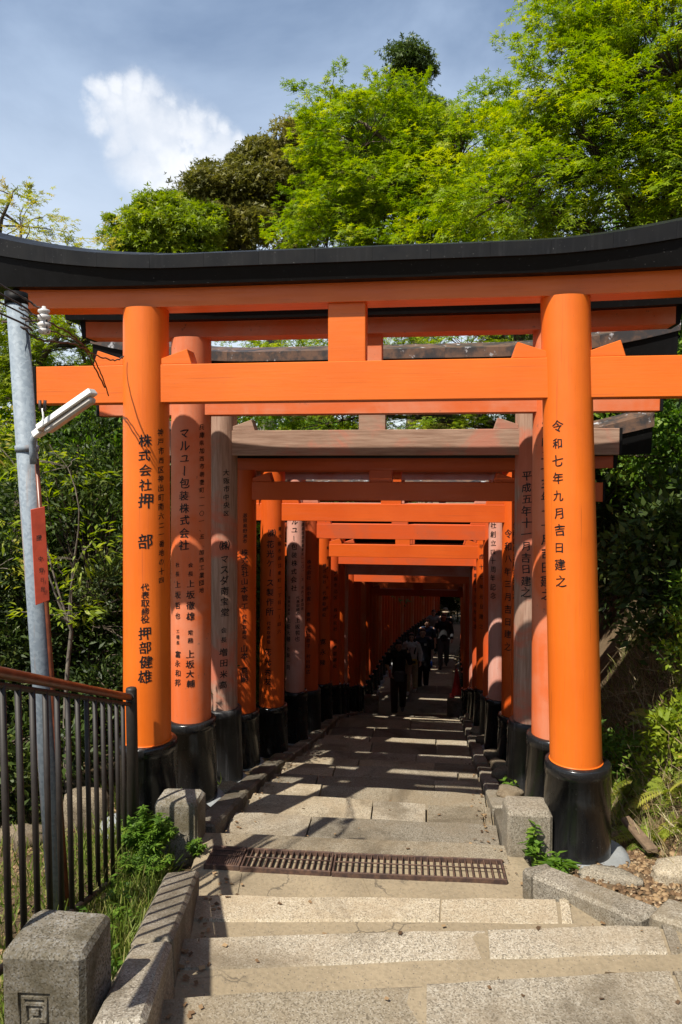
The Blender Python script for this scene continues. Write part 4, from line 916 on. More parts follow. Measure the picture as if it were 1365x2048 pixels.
def maple(name, label, base, fork, blobs, leaf=0.062, per=55, mat='maple', bmat='bark', tr=0.13, tmpl=STAR, spray=0.62, cat='tree', group=None, extra=None):
    root = empty(name, base); tag(root, label, cat, group); B = Vector(base)
    wood = MB(); fork = Vector(fork)
    tp = limb_tube(wood, (0, 0, -0.4), fork - B, tr, tr * 0.72, 0, 12, 0.05, 8)
    P, O, I = crown_points(blobs)
    for i, (c, rad, n) in enumerate(blobs):
        cc = Vector(c) - B
        pts = limb_tube(wood, fork - B, cc, tr * 0.5, tr * 0.16, 0.06, 7, 0.10, 8)
        idx = np.where(I == i)[0]
        for j in idx[::2]:
            q = Vector(P[j]) - B; a = min(pts[2:], key=lambda p: (p - q).length)
            limb_tube(wood, a, q, tr * 0.10, 0.004, 0.03, 4, 0.12, 4)
    if extra:
        for (a, b, r0, r1) in extra: limb_tube(wood, Vector(a) - B, Vector(b) - B, r0, r1, 0.0, 9, 0.06, 8)
    wood.build('trunk', bmat, root)
    n = len(P); k = per; h = norm(O * (1, 1, 0.28) + np.array((0, 0, 0.06)) + RNG.normal(size=(n, 3)) * 0.28)
    lat = norm(np.cross(h, np.array((0, 0, 1.0)))); L = RNG.uniform(0.6, 1.25, n) * spray
    t = RNG.uniform(0, 1, (n, k)) ** 0.8; s_ = RNG.uniform(-1, 1, (n, k)); w = 0.42 * (1.05 - 0.65 * t)
    Q = P[:, None, :] + h[:, None, :] * (L[:, None] * t)[..., None] + lat[:, None, :] * (L[:, None] * s_ * w)[..., None]
    Q[..., 2] += -0.16 * L[:, None] * t ** 2 - 0.10 * L[:, None] * s_ ** 2 + RNG.normal(size=(n, k)) * 0.035
    T = h[:, None, :] * 0.8 + lat[:, None, :] * (np.sign(s_) * (0.35 + 0.6 * np.abs(s_)))[..., None] + RNG.normal(size=(n, k, 3)) * 0.30; T[..., 2] -= 0.22
    Nn = np.array((0, 0, 1.0)) + RNG.normal(size=(n, k, 3)) * 0.33 + h[:, None, :] * 0.25
    sp = np.clip(RNG.normal(0.5, 0.16, n)[:, None] + RNG.normal(size=(n, k)) * 0.16 + 0.12 * (t - 0.5), 0, 1)
    V, F, tt = place(*tmpl, Q.reshape(-1, 3) - np.array(base), T.reshape(-1, 3), Nn.reshape(-1, 3), RNG.uniform(0.7, 1.25, n * k) * leaf, sp.ravel())
    np_mesh('crown', V, F, mat, root, tt); return root
def clump_tree(name, label, base, fork, blobs, leaf=0.15, per=170, mat='olive', bmat='barkgrey', tr=0.3, tmpl=CLUS, rc=0.75, cat='tree', group=None, flat=0.6):
    """blobs (centre, radii, number of clumps); a clump is a dome of leaves"""
    root = empty(name, base); tag(root, label, cat, group); B = Vector(base); fork = Vector(fork); wood = MB()
    limb_tube(wood, (0, 0, -0.5), fork - B, tr, tr * 0.7, 0, 10, 0.04, 7)
    P, O, I = crown_points(blobs)
    for i, (c, rad, n) in enumerate(blobs):
        pts = limb_tube(wood, fork - B, Vector(c) - B, tr * 0.45, tr * 0.12, 0.05, 7, 0.10, 8)
        for j in np.where(I == i)[0]:
            q = Vector(P[j]) - B; a = min(pts[2:], key=lambda p: (p - q).length)
            limb_tube(wood, a, q, tr * 0.10, 0.012, 0.04, 4, 0.10, 4)
    wood.build('trunk', bmat, root)
    n = len(P); k = per; rcs = RNG.uniform(0.45, 1.5, n) * rc
    d = norm(RNG.normal(size=(n, k, 3)) + np.array((0, 0, 0.55)) + O[:, None, :] * 0.5); rr = RNG.uniform(0.2, 1.0, (n, k)) ** 0.5 * (1 + RNG.exponential(0.16, (n, k)))
    Q = P[:, None, :] + d * (rcs[:, None] * rr)[..., None] * np.array((1, 1, flat)) + RNG.normal(size=(n, 1, 3)) * 0.12
    T = norm(d + RNG.normal(size=(n, k, 3)) * 0.6); Nn = d * 0.8 + np.array((0, 0, 0.6)) + RNG.normal(size=(n, k, 3)) * 0.5
    tint = np.clip(RNG.normal(0.48, 0.17, n)[:, None] + RNG.normal(size=(n, k)) * 0.15, 0, 1)
    V, F, tt = place(*tmpl, Q.reshape(-1, 3) - np.array(base), T.reshape(-1, 3), Nn.reshape(-1, 3), RNG.uniform(0.7, 1.3, n * k) * leaf, tint.ravel())
    np_mesh('crown', V, F, mat, root, tt); return root
def gz(x, y): return float(groundz(x, y))
def copy_tree(o, loc, rz, sc, label=None):
    c = o.copy(); COL.objects.link(c); c.location = loc; c.rotation_euler.z = rz; c.scale = (sc, sc, sc * random.uniform(0.9, 1.1))
    if label: c['label'] = label
    for ch in list(o.children):
        q = ch.copy(); COL.objects.link(q); q.parent = c
    return c

# the big maple leaning over the bank on the right
maple('maple_tree', 'lime green maple leaning over the stairs from the bank', (3.05, 9.3, gz(3.05, 9.3)), (2.62, 9.5, 2.3),
      [((1.75, 8.9, 3.35), (1.0, 1.1, 0.75), 150), ((2.55, 8.8, 4.2), (1.05, 1.1, 0.9), 170), ((1.5, 9.4, 4.45), (0.75, 0.9, 0.6), 90), ((2.35, 9.2, 5.35), (0.8, 0.9, 0.75), 120),
       ((0.75, 8.9, 3.05), (0.7, 0.8, 0.5), 70), ((3.5, 8.8, 5.2), (1.0, 1.0, 1.0), 110), ((3.0, 8.4, 3.1), (0.9, 0.9, 0.6), 100), ((1.75, 9.6, 5.75), (0.45, 0.5, 0.55), 45), ((3.9, 9.6, 3.6), (0.9, 1.2, 1.2), 90)],
      0.062, 58, 'maple', 'bark', 0.17, STAR, 0.60, extra=[((2.62, 9.5, 2.3), (3.5, 9.2, 4.4), 0.13, 0.07)])
maple('maple_tree', 'lime green maple behind the middle of the gate row', (1.60, 13.9, gz(1.60, 13.9)), (1.35, 13.3, 2.3),
      [((-0.9, 12.2, 4.0), (1.15, 1.2, 0.75), 160), ((-1.2, 12.2, 5.1), (0.75, 1.0, 0.75), 110), ((0.3, 12.4, 4.9), (0.9, 1.0, 0.8), 130), ((-1.75, 12.2, 5.75), (0.28, 0.4, 0.45), 26), ((-0.1, 11.8, 3.3), (1.2, 1.0, 0.6), 120), ((-1.75, 12.0, 3.7), (0.55, 0.8, 0.7), 70), ((1.3, 12.8, 4.6), (0.9, 1.0, 0.9), 90), ((-0.35, 12.5, 5.35), (0.55, 0.7, 0.45), 55)],
      0.070, 55, 'maple', 'bark', 0.15, STAR, 0.62)
maple('maple_tree', 'yellow-green maple sprigs rising behind the utility pole', (-5.3, 8.6, gz(-5.3, 8.6)), (-4.9, 8.4, 0.8),
      [((-4.75, 8.2, 2.75), (0.5, 0.6, 0.35), 30), ((-4.75, 8.0, 2.25), (0.7, 0.7, 0.35), 45), ((-4.85, 8.2, 3.1), (0.15, 0.2, 0.2), 6), ((-3.85, 8.4, 2.35), (0.3, 0.3, 0.15), 7)],
      0.055, 30, 'mapleyel', 'bark', 0.09, STAR, 0.40)
maple('maple_tree', 'green maple filling the space below the left end of the black lintel', (-4.6, 9.6, gz(-4.6, 9.6)), (-4.4, 9.4, -0.6),
      [((-4.4, 8.9, 1.5), (0.9, 0.8, 0.55), 110), ((-3.7, 9.2, 1.0), (0.8, 0.8, 0.5), 90), ((-5.4, 8.8, 0.9), (0.9, 0.9, 0.7), 90), ((-4.5, 8.8, 0.4), (0.9, 0.7, 0.5), 80), ((-5.9, 9.6, 1.9), (0.8, 0.8, 0.6), 60)],
      0.06, 50, 'lime', 'bark', 0.11, STAR, 0.5)
maple('maple_tree', 'sunlit maple seen through the gap between the front gate beams', (3.0, 18.0, gz(3.0, 18.0)), (1.6, 17.6, 0.8),
      [((0.6, 17.0, 2.6), (1.2, 1.0, 0.8), 110), ((-1.4, 17.2, 2.5), (1.2, 1.0, 0.9), 120), ((-3.2, 17.0, 2.4), (1.2, 1.0, 1.0), 110), ((1.9, 17.0, 1.6), (0.9, 1.0, 0.8), 60), ((-0.4, 17.4, 1.2), (1.8, 0.9, 0.7), 110), ((-2.6, 17.4, 1.0), (1.3, 0.9, 0.8), 90), ((-4.8, 17.2, 2.0), (1.1, 0.9, 1.1), 80)], 0.085, 40, 'maple', 'bark', 0.13, STAR, 0.75)
maple('sapling', 'thin sapling with pale drooping leaves between the pole and the gate', (-2.95, 5.6, gz(-2.95, 5.6)), (-2.9, 5.6, -1.3),
      [((-2.85, 5.5, 0.0), (0.25, 0.25, 0.22), 12), ((-2.78, 5.5, -0.72), (0.22, 0.25, 0.15), 9), ((-2.95, 5.45, -1.15), (0.28, 0.25, 0.16), 10), ((-3.3, 5.6, -0.45), (0.25, 0.25, 0.2), 8), ((-3.5, 5.5, 0.25), (0.3, 0.25, 0.2), 8)], 0.075, 16, 'lime', 'barkgrey', 0.022, LANCE, 0.30, 'sapling')
maple('sapling', 'reddish-tipped sapling to the left of the utility pole', (-3.9, 5.9, gz(-3.9, 5.9)), (-3.8, 5.9, -1.0),
      [((-3.75, 5.8, 0.35), (0.3, 0.25, 0.25), 10), ((-4.1, 5.8, -0.3), (0.3, 0.25, 0.2), 9), ((-3.7, 5.8, -0.85), (0.3, 0.25, 0.2), 9)], 0.07, 16, 'mapleyel', 'barkgrey', 0.022, LANCE, 0.30, 'sapling')
# trees further back
clump_tree('evergreen_tree', 'tall olive-brown evergreen with domed crown beyond the gates', (-4.9, 23.0, gz(-4.9, 23.0)), (-5.0, 22.8, 4.2),
      [((-5.9, 22.5, 7.6), (1.1, 1.2, 0.8), 40), ((-5.0, 22.5, 8.4), (1.3, 1.2, 0.9), 60), ((-4.1, 22.6, 9.0), (1.4, 1.3, 0.85), 66), ((-3.3, 22.8, 8.2), (1.5, 1.3, 1.3), 50), ((-6.7, 22.6, 6.8), (0.8, 0.9, 0.6), 20), ((-4.6, 22.2, 7.2), (1.4, 0.9, 0.8), 22), ((-6.7, 22.4, 8.1), (0.8, 1.0, 0.6), 30)], 0.105, 230, 'olive', 'barkgrey', 0.34, CLUS, 0.42)
clump_tree('broadleaf_tree', 'yellow-green broadleaf tree left of the olive-brown evergreen', (-8.2, 21.5, gz(-8.2, 21.5)), (-8.0, 21.2, 2.2),
      [((-8.1, 21.0, 6.6), (1.0, 1.0, 0.9), 56), ((-7.7, 21.2, 7.0), (0.8, 0.8, 0.7), 40), ((-8.9, 21.0, 5.6), (0.75, 0.9, 0.8), 34), ((-7.0, 21.0, 6.7), (0.7, 0.9, 0.9), 34), ((-8.5, 21.0, 6.2), (0.7, 0.6, 0.8), 24), ((-7.9, 21.0, 5.4), (1.1, 0.9, 0.8), 34)], 0.105, 190, 'lime', 'barkgrey', 0.24, CLUS, 0.32)
clump_tree('conifer_tree', 'dark green conifer top poking above the maples', (-1.85, 46.8, gz(-1.85, 46.8)), (-1.85, 46.6, 13.0),
      [((-1.85, 46, 23.3), (0.75, 0.75, 1.0), 14), ((-2.3, 46, 20.9), (1.9, 1.8, 1.1), 30), ((-3.7, 46, 19.4), (1.8, 1.8, 1.2), 26), ((-0.5, 46, 19.6), (1.8, 1.8, 1.2), 26), ((-2.0, 45.7, 17.2), (2.7, 2.2, 1.4), 36)], 0.2, 330, 'conifer', 'bark', 0.4, CLUS, 0.75)
# dense glossy shrubs on the left, behind the fence
def shrub(label, x, y, h, rx, n, per=150, mat='shrub', leaf=0.10, group='shrubs growing left of the gates', name='shrub', tmpl=LANCE, rc=0.34, ry=None, cat='shrub'):
    b = (x, y, gz(x, y)); ry = ry or rx
    return clump_tree(name, label, b, (x, y, b[2] + h * 0.3), [((x, y, b[2] + h * 0.52), (rx, ry, h * 0.46), n)], leaf, per, mat, 'bark', 0.03 if h > 1 else 0.008, tmpl, rc, cat, group, 0.75)
def bank_plant(i, x, y, h, w_, mat, leaf):
    shrub({'weed': 'mid green leafy plant spilling down the bank', 'lime': 'yellow-green leafy plant spilling down the bank', 'fern': 'pale olive leafy plant spilling down the bank'}[mat], x, y, h, w_, 16, 110, mat, leaf, 'leafy plants on the bank', 'bank_plant', OVAL, 0.16, cat='plant')
for i in range(9):
    y = 5.2 + i * 0.25 + random.uniform(-.1, .1); x = 1.42 + random.uniform(0, 1.0); bank_plant(i, x, y, random.uniform(0.22, 0.42), random.uniform(0.12, 0.2), random.choice(('weed', 'weed', 'lime', 'fern')), random.uniform(0.035, 0.055))
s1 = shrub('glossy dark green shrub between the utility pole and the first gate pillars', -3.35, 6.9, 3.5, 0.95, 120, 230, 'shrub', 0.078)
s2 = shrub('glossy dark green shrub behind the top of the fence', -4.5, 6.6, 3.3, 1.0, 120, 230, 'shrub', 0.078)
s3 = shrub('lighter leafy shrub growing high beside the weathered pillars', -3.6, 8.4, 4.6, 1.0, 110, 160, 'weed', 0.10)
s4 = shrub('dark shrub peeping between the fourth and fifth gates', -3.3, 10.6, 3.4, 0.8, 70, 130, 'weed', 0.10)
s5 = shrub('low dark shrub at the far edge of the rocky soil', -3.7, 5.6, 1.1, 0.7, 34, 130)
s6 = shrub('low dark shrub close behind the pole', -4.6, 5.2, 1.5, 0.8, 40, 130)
for i in range(11):
    x = random.uniform(-13, -4.6); y = random.uniform(9, 20)
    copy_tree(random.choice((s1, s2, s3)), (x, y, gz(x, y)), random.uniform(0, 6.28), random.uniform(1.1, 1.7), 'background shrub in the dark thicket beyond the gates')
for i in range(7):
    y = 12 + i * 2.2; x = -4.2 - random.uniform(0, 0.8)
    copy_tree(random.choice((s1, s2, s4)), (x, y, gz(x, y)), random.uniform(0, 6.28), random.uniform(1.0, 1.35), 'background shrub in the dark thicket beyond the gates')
# bank on the right
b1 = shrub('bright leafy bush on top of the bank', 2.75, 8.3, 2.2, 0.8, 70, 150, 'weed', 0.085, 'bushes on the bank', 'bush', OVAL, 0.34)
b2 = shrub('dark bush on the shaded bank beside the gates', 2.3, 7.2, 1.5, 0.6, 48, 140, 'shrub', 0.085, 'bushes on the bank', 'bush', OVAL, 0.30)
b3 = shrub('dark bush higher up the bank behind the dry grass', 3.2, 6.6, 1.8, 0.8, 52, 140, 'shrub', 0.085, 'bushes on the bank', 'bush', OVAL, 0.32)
for i in range(12):
    y = 9.5 + i * 1.5; x = 2.2 + random.uniform(0, 1.4)
    copy_tree(random.choice((b1, b2, s1)), (x, y, gz(x, y)), random.uniform(0, 6.28), random.uniform(1.0, 1.4), 'background shrub in the thicket on the bank')['group'] = 'shrubs in the thicket on the bank'
for i in range(9):
    x = random.uniform(4.5, 12); y = random.uniform(8, 20)
    copy_tree(random.choice((s1, s2, s3)), (x, y, gz(x, y)), random.uniform(0, 6.28), random.uniform(1.2, 1.8), 'background shrub in the thicket on the bank')['group'] = 'shrubs in the thicket on the bank'
# small broadleaf trees added close along the left of the gates to shade the path
lt_ = []
for i, (x, y, zt_) in enumerate(((-3.9, 9.4, 1.2), (-4.2, 11.4, 0.8), (-5.2, 10.4, 1.6), (-4.3, 13.4, 0.4), (-4.6, 15.8, 0.2), (-5.4, 19.0, 1.6), (-3.9, 25.0, 1.6), (-3.8, 28.0, 1.6), (-3.5, 31.0, 1.6), (-3.4, 35.0, 1.4))):
    zb_ = gz(x, y)
    if i in (0, 1, 3):
        t_ = clump_tree('broadleaf_tree', ['leafy tree close beside the left ends of the third and fourth gates', 'leafy tree beside the sixth and seventh gates', '', 'leafy tree beside the ninth gate'][i], (x, y, zb_), (x, y, zb_ + 2.6),
             [((x, y, zt_ - 1.5), (0.95, 1.25, 1.15), 60), ((x + 0.1, y + 0.3, zt_ - 3.3), (0.85, 1.1, 1.1), 45)], 0.12, 150, ['weed', 'shrub', '', 'weed'][i], 'bark', 0.10, CLUS, 0.42, 'tree', 'trees along the left of the gates'); lt_.append((t_, zt_ - zb_))
    else:
        src, hh = lt_[i % len(lt_)]
        copy_tree(src, (x, y, zb_), random.uniform(-0.4, 0.4), (zt_ - zb_) / hh * 1.0, 'leafy tree added for shade along the left of the lower gates')
# wood closing off the far end; second half of the list added to shade it
ev = [o for o in COL.objects if o.name.startswith('evergreen_tree')][0]
for (x, y, s_) in ((3.5, 36, 0.9), (-9, 37, 0.8), (10, 32, 0.9), (-16, 34, 0.75), (15, 22, 0.8), (0.5, 48, 0.9), (-22, 26, 0.7), (20, 30, 0.9), (-4.6, 27.0, 0.62), (-5.4, 31.0, 0.66), (-6.0, 35.0, 0.7), (-6.2, 39.0, 0.7), (3.8, 30.0, 0.66), (3.9, 35.5, 0.7), (-0.5, 46.5, 0.75), (2.6, 46.0, 0.75)):
    copy_tree(ev, (x, y, gz(x, y) - 1), random.uniform(0, 6.28), s_, 'background evergreen closing off the view behind the gates')['group'] = 'evergreens closing off the view'
for (x, y) in ((-1.5, 43), (0.6, 43.5), (2.4, 43), (-3.2, 43.5), (1.2, 45)):
    copy_tree(s1, (x, y, gz(x, y)), random.uniform(0, 6.28), 1.5, 'background shrub closing off the far end of the path')

for i in range(12):
    y = 21.5 + i * 1.8; x = -3.6 + float(bend(y)) - random.uniform(0, 0.5)
    copy_tree(random.choice((s1, s2)), (x, y, gz(x, y) - 0.3), random.uniform(0, 6.28), random.uniform(1.0, 1.25), 'background shrub in the dark thicket beyond the gates')
# ferns
FV = []; FF = []
for i in range(13):
    t = 0.12 + 0.88 * i / 13; L = 0.30 * math.sin(math.pi * min(1, 0.18 + 0.82 * (1 - t) + 0.12)) * (1.1 - 0.4 * t)
    for s_ in (-1, 1):
        o = len(FV); z = 0.55 * t - 0.62 * t * t
        FV += [(t * 0.95, 0, z), (t * 0.95 + 0.045, s_ * L * 0.5, z - 0.01), (t * 0.95 + 0.07, s_ * L, z - 0.05), (t * 0.95 - 0.028, s_ * L * 0.45, z - 0.01)]
        FF.append((o, o + 1, o + 2, o + 3) if s_ > 0 else (o + 3, o + 2, o + 1, o))
for i in range(6):
    t0, t1 = i / 6, (i + 1) / 6; o = len(FV); z0, z1 = 0.55 * t0 - 0.62 * t0 * t0, 0.55 * t1 - 0.62 * t1 * t1
    FV += [(t0 * 0.97, -0.012, z0), (t0 * 0.97, 0.012, z0), (t1 * 0.97, 0.010, z1), (t1 * 0.97, -0.010, z1)]; FF.append((o + 3, o + 2, o + 1, o))
FROND = (np.array(FV), np.array(FF))
def fern_mesh(n):
    a = RNG.uniform(0, 6.28, n); T = np.stack([np.cos(a), np.sin(a), RNG.uniform(-0.1, 0.35, n)], -1)
    V, F, t = place(*FROND, np.zeros((n, 3)), T, np.tile((0, 0, 1.0), (n, 1)) + RNG.normal(size=(n, 3)) * 0.15, RNG.uniform(0.16, 0.32, n), np.clip(RNG.normal(0.45, 0.28, n), 0, 1))
    o = np_mesh('fern', V, F, 'fern', tint=t); m = o.data; bpy.data.objects.remove(o); return m
fm = [fern_mesh(k) for k in (5, 7, 6, 8)]
for i in range(130):
    y = random.uniform(4.5, 6.8); x0 = 1.22 + max(0, 4.9 - y) * 0.32; x = x0 + random.uniform(0.08, 1.2)
    o = link('fern', random.choice(fm), None, (x, y, gz(x, y) + 0.02)); o.rotation_euler = (random.uniform(-0.3, 0.1), random.uniform(-0.9, -0.4), random.uniform(-0.8, 0.8))
    s_ = random.uniform(0.5, 1.0); o.scale = (s_, s_, s_); tag(o, 'yellow-green fern growing on the bank beside the gates', 'fern', 'ferns on the bank')
# grass blades
BL = (np.array([(0, -.5, 0), (0, .5, 0), (.45, .38, .06), (.45, -.38, .06), (.8, .2, .0), (.8, -.2, .0), (1.0, 0, -.10)]) * (1, 0.045, 1), np.array([(0, 3, 2, 1), (3, 5, 4, 2), (5, 6, 6, 4)]))
def grass(name, n, fx_, mat, lmin, lmax, lean=0.5, dz=0.0, wid=1.0):
    x, y = fx_(n); n = len(x); P = np.stack([x, y, groundz(x, y) + dz], -1)
    T = np.array((0, 0, 1.0)) + RNG.normal(size=(n, 3)) * lean; a = RNG.uniform(0, 6.28, n)
    Nn = np.stack([np.cos(a), np.sin(a), 0.3 * np.ones(n)], -1)
    tv, tf = BL; tv = tv * (1, wid, 1); tf = np.array([(0, 3, 2, 1), (3, 5, 4, 2)]); tri = np.array([(5, 6, 4, 4)])
    V, F, t = place(tv, tf, P, T, Nn, RNG.uniform(lmin, lmax, n), RNG.uniform(0, 1, n))
    return tag(np_mesh(name, V, F, mat, tint=t), kind='stuff')
def verge(n):
    y = RNG.uniform(2.2, 4.5, n); x = np.interp(y, [2.2, 3.6, 4.5], [-1.06, -1.42, -1.62]) - np.abs(RNG.normal(0, 0.28, n)) - 0.02; return x, y
grass('grass', 5200, verge, 'grass', 0.06, 0.20, 0.45)
grass('grass', 2600, lambda n: (RNG.uniform(-4.2, -1.9, n), RNG.uniform(2.4, 6.5, n)), 'grass', 0.06, 0.24, 0.45)
def bankxy(n, a=0.0, b=1.9, y0=4.2, y1=9.5):
    y = RNG.uniform(y0, y1, n); x0 = 1.22 + np.clip(4.9 - y, 0, 3) * 0.32; return x0 + RNG.uniform(a, b, n), y
grass('grass', 6500, lambda n: bankxy(n, 0.02, 2.2), 'grass', 0.07, 0.26, 0.8, 0, 0.75)
grass('dry_grass', 12000, lambda n: bankxy(n, 0.02, 2.0), 'drygrass', 0.08, 0.32, 0.9, 0, 0.5)
grass('dry_grass', 260, lambda n: bankxy(n, 0.3, 1.7, 5.0, 7.6), 'drygrass', 0.35, 0.75, 0.5, 0, 0.36)
chips('leaf_litter', 9000, (1.2, 3.4), (4.2, 8.0), 'litter', 0.015, 0.05)
# leafy weeds
def weed(x, y, h, n, label, tmpl, leaf, spread, mat='weed', group=None, z=None, per=9):
    b = (x, y, gz(x, y) if z is None else z); root = empty('weed', b); tag(root, label, 'weed', group)
    st = MB(); Q, T, Nn = [], [], []
    for i in range(n):
        a = random.uniform(0, 6.28); r = spread * math.sqrt(random.random()); hh = h * random.uniform(0.5, 1.0) * (1.1 - 0.5 * r / spread)
        tip = Vector((math.cos(a) * r, math.sin(a) * r, hh)); st.tube([(tip.x * 0.2, tip.y * 0.2, -0.03), tip * 0.5 + Vector((0, 0, hh * 0.1)), tip], [0.004, 0.003, 0.002], 5, False)
        for k in range(per):
            t = (k + 1) / per; p = tip * (0.25 + 0.75 * t); b_ = random.uniform(0, 6.28)
            Q.append(p); T.append((math.cos(b_), math.sin(b_), random.uniform(-0.3, 0.4))); Nn.append((random.gauss(0, .3) + 0.3 * math.cos(b_), random.gauss(0, .3) + 0.3 * math.sin(b_), 1))
    st.build('stem', 'weed', root); m = len(Q)
    st_ = root.children[0].data; at = st_.attributes.new('tint', 'FLOAT', 'POINT'); at.data.foreach_set('value', np.full(len(st_.vertices), 0.3, np.float32))
    V, F, t = place(*tmpl, np.array(Q), np.array(T, float), np.array(Nn, float), RNG.uniform(0.6, 1.25, m) * leaf, np.clip(RNG.normal(0.5, 0.2, m), 0, 1))
    np_mesh('leaves', V, F, mat, root, t); return root
weed(-1.72, 4.20, 0.30, 60, 'bushy bright green weed between the fence post and the squat bollard', STAR, 0.055, 0.17, z=-2.33, per=14)
weed(-1.66, 4.02, 0.16, 26, 'low feathery weed spreading below the bushy bright weed', STAR, 0.045, 0.16, z=-2.33, per=9)
weed(-1.45, 4.28, 0.10, 16, 'small feathery weed at the short drain grating', STAR, 0.04, 0.07, z=-2.34, per=7)
weed(0.58, 4.43, 0.26, 9, 'leafy upright weed in front of the bollard on the bank side', OVAL, 0.06, 0.07, z=-2.34, per=9)
weed(0.70, 4.36, 0.12, 12, 'low grassy weed at the shiny black pillar base', LANCE, 0.10, 0.07, z=-2.34, per=6)
weed(0.60, 6.35, 0.22, 8, 'yellow-green weed growing between the right kerb and pillar bases', OVAL, 0.055, 0.08, z=float(pathz(6.35)), per=8)
weed(0.66, 5.55, 0.16, 9, 'grassy weed at the foot of the worn black pillar base', LANCE, 0.11, 0.06, z=float(pathz(5.55)), per=6)
for i, (x, y) in enumerate(((-1.62, 3.55), (-1.50, 3.35), (-1.72, 3.75), (-1.45, 3.05), (-1.30, 2.75), (-1.62, 3.15))):
    weed(x, y, 0.16, 6, ['broad-leaved weed in the verge below the fence', 'broad-leaved weed in the verge below the fence'][0], OVAL, 0.065, 0.08, group='broad-leaved weeds in the verge', per=6)
weed(0.95, 3.62, 0.06, 8, 'tiny green tuft against the kerb block', LANCE, 0.06, 0.04, z=-2.22, per=5)
weed(1.15, 3.62, 0.12, 10, 'grass-like weed growing in the wood chips', LANCE, 0.09, 0.05, per=5)

# ------------------------------------------------------------------ visitors on the stairs
def cloth(name, c, r=0.8): return plain(name, c, r, 0, 0.35, 25, 0.2)
def skinm(c): return plain('skin', c, 0.55, 0, 0.12, 12, 0.05)
def solidify(mb, name, mat, parent, vox, dec=0.5):
    """fuse overlapping tubes and balls into one continuous surface"""
    m = mb.mesh(name); o = link(name, m); md = o.modifiers.new('fuse', 'REMESH'); md.mode = 'VOXEL'; md.voxel_size = vox; md.use_smooth_shade = True
    sm_ = o.modifiers.new('soft', 'SMOOTH'); sm_.factor = 0.5; sm_.iterations = 3
    if dec < 1: d = o.modifiers.new('thin', 'DECIMATE'); d.ratio = dec
    bpy.context.view_layer.update()
    nm = bpy.data.meshes.new_from_object(o.evaluated_get(bpy.context.evaluated_depsgraph_get())); nm.name = name
    bpy.data.objects.remove(o); nm.materials.clear(); nm.materials.append(mat)
    nm.polygons.foreach_set('use_smooth', [True] * len(nm.polygons)); return link(name, nm, parent)
def ball(mb, c, rx, ry, rz_, n=12):
    prof = []; vs = []; fs = []
    for i in range(n + 1):
        a = math.pi * i / n
        for k in range(n): b = 2 * math.pi * k / n; vs.append((c[0] + rx * math.sin(a) * math.cos(b), c[1] + ry * math.sin(a) * math.sin(b), c[2] + rz_ * math.cos(a)))
    for i in range(n):
        for k in range(n): p = i * n + k; q = i * n + (k + 1) % n; fs.append((p, p + n, q + n, q))
    mb.add(vs, fs, True)
def hand(mb, w, d, palm_n, s_, curl=0.5):
    """palm and five fingers from wrist w along d; palm_n = direction the palm faces"""
    w, d, pn = Vector(w), Vector(d).normalized(), Vector(palm_n).normalized(); a = d.cross(pn).normalized() * s_
    pc = w + d * 0.085
    mb.tube([w, w + d * 0.03, pc], [0.025, 0.030, 0.034], 8)
    for k, L in enumerate((0.070, 0.078, 0.072, 0.058)):
        b = pc + a * (0.026 - 0.0175 * k); p1 = b + (d * (1 - curl * 0.4) + pn * curl * 0.6).normalized() * L * 0.5; p2 = p1 + (d * (1 - curl) + pn * curl).normalized() * L * 0.5
        mb.tube([b - d * 0.012, b, p1, p2], [0.010, 0.0095, 0.009, 0.0075], 6)
    tb = w + d * 0.03 + a * 0.028; mb.tube([tb, tb + (d * 0.6 + a * 0.7).normalized() * 0.035, tb + (d * 0.8 + a * 0.55 + pn * curl * 0.6).normalized() * 0.062], [0.012, 0.011, 0.009], 6)
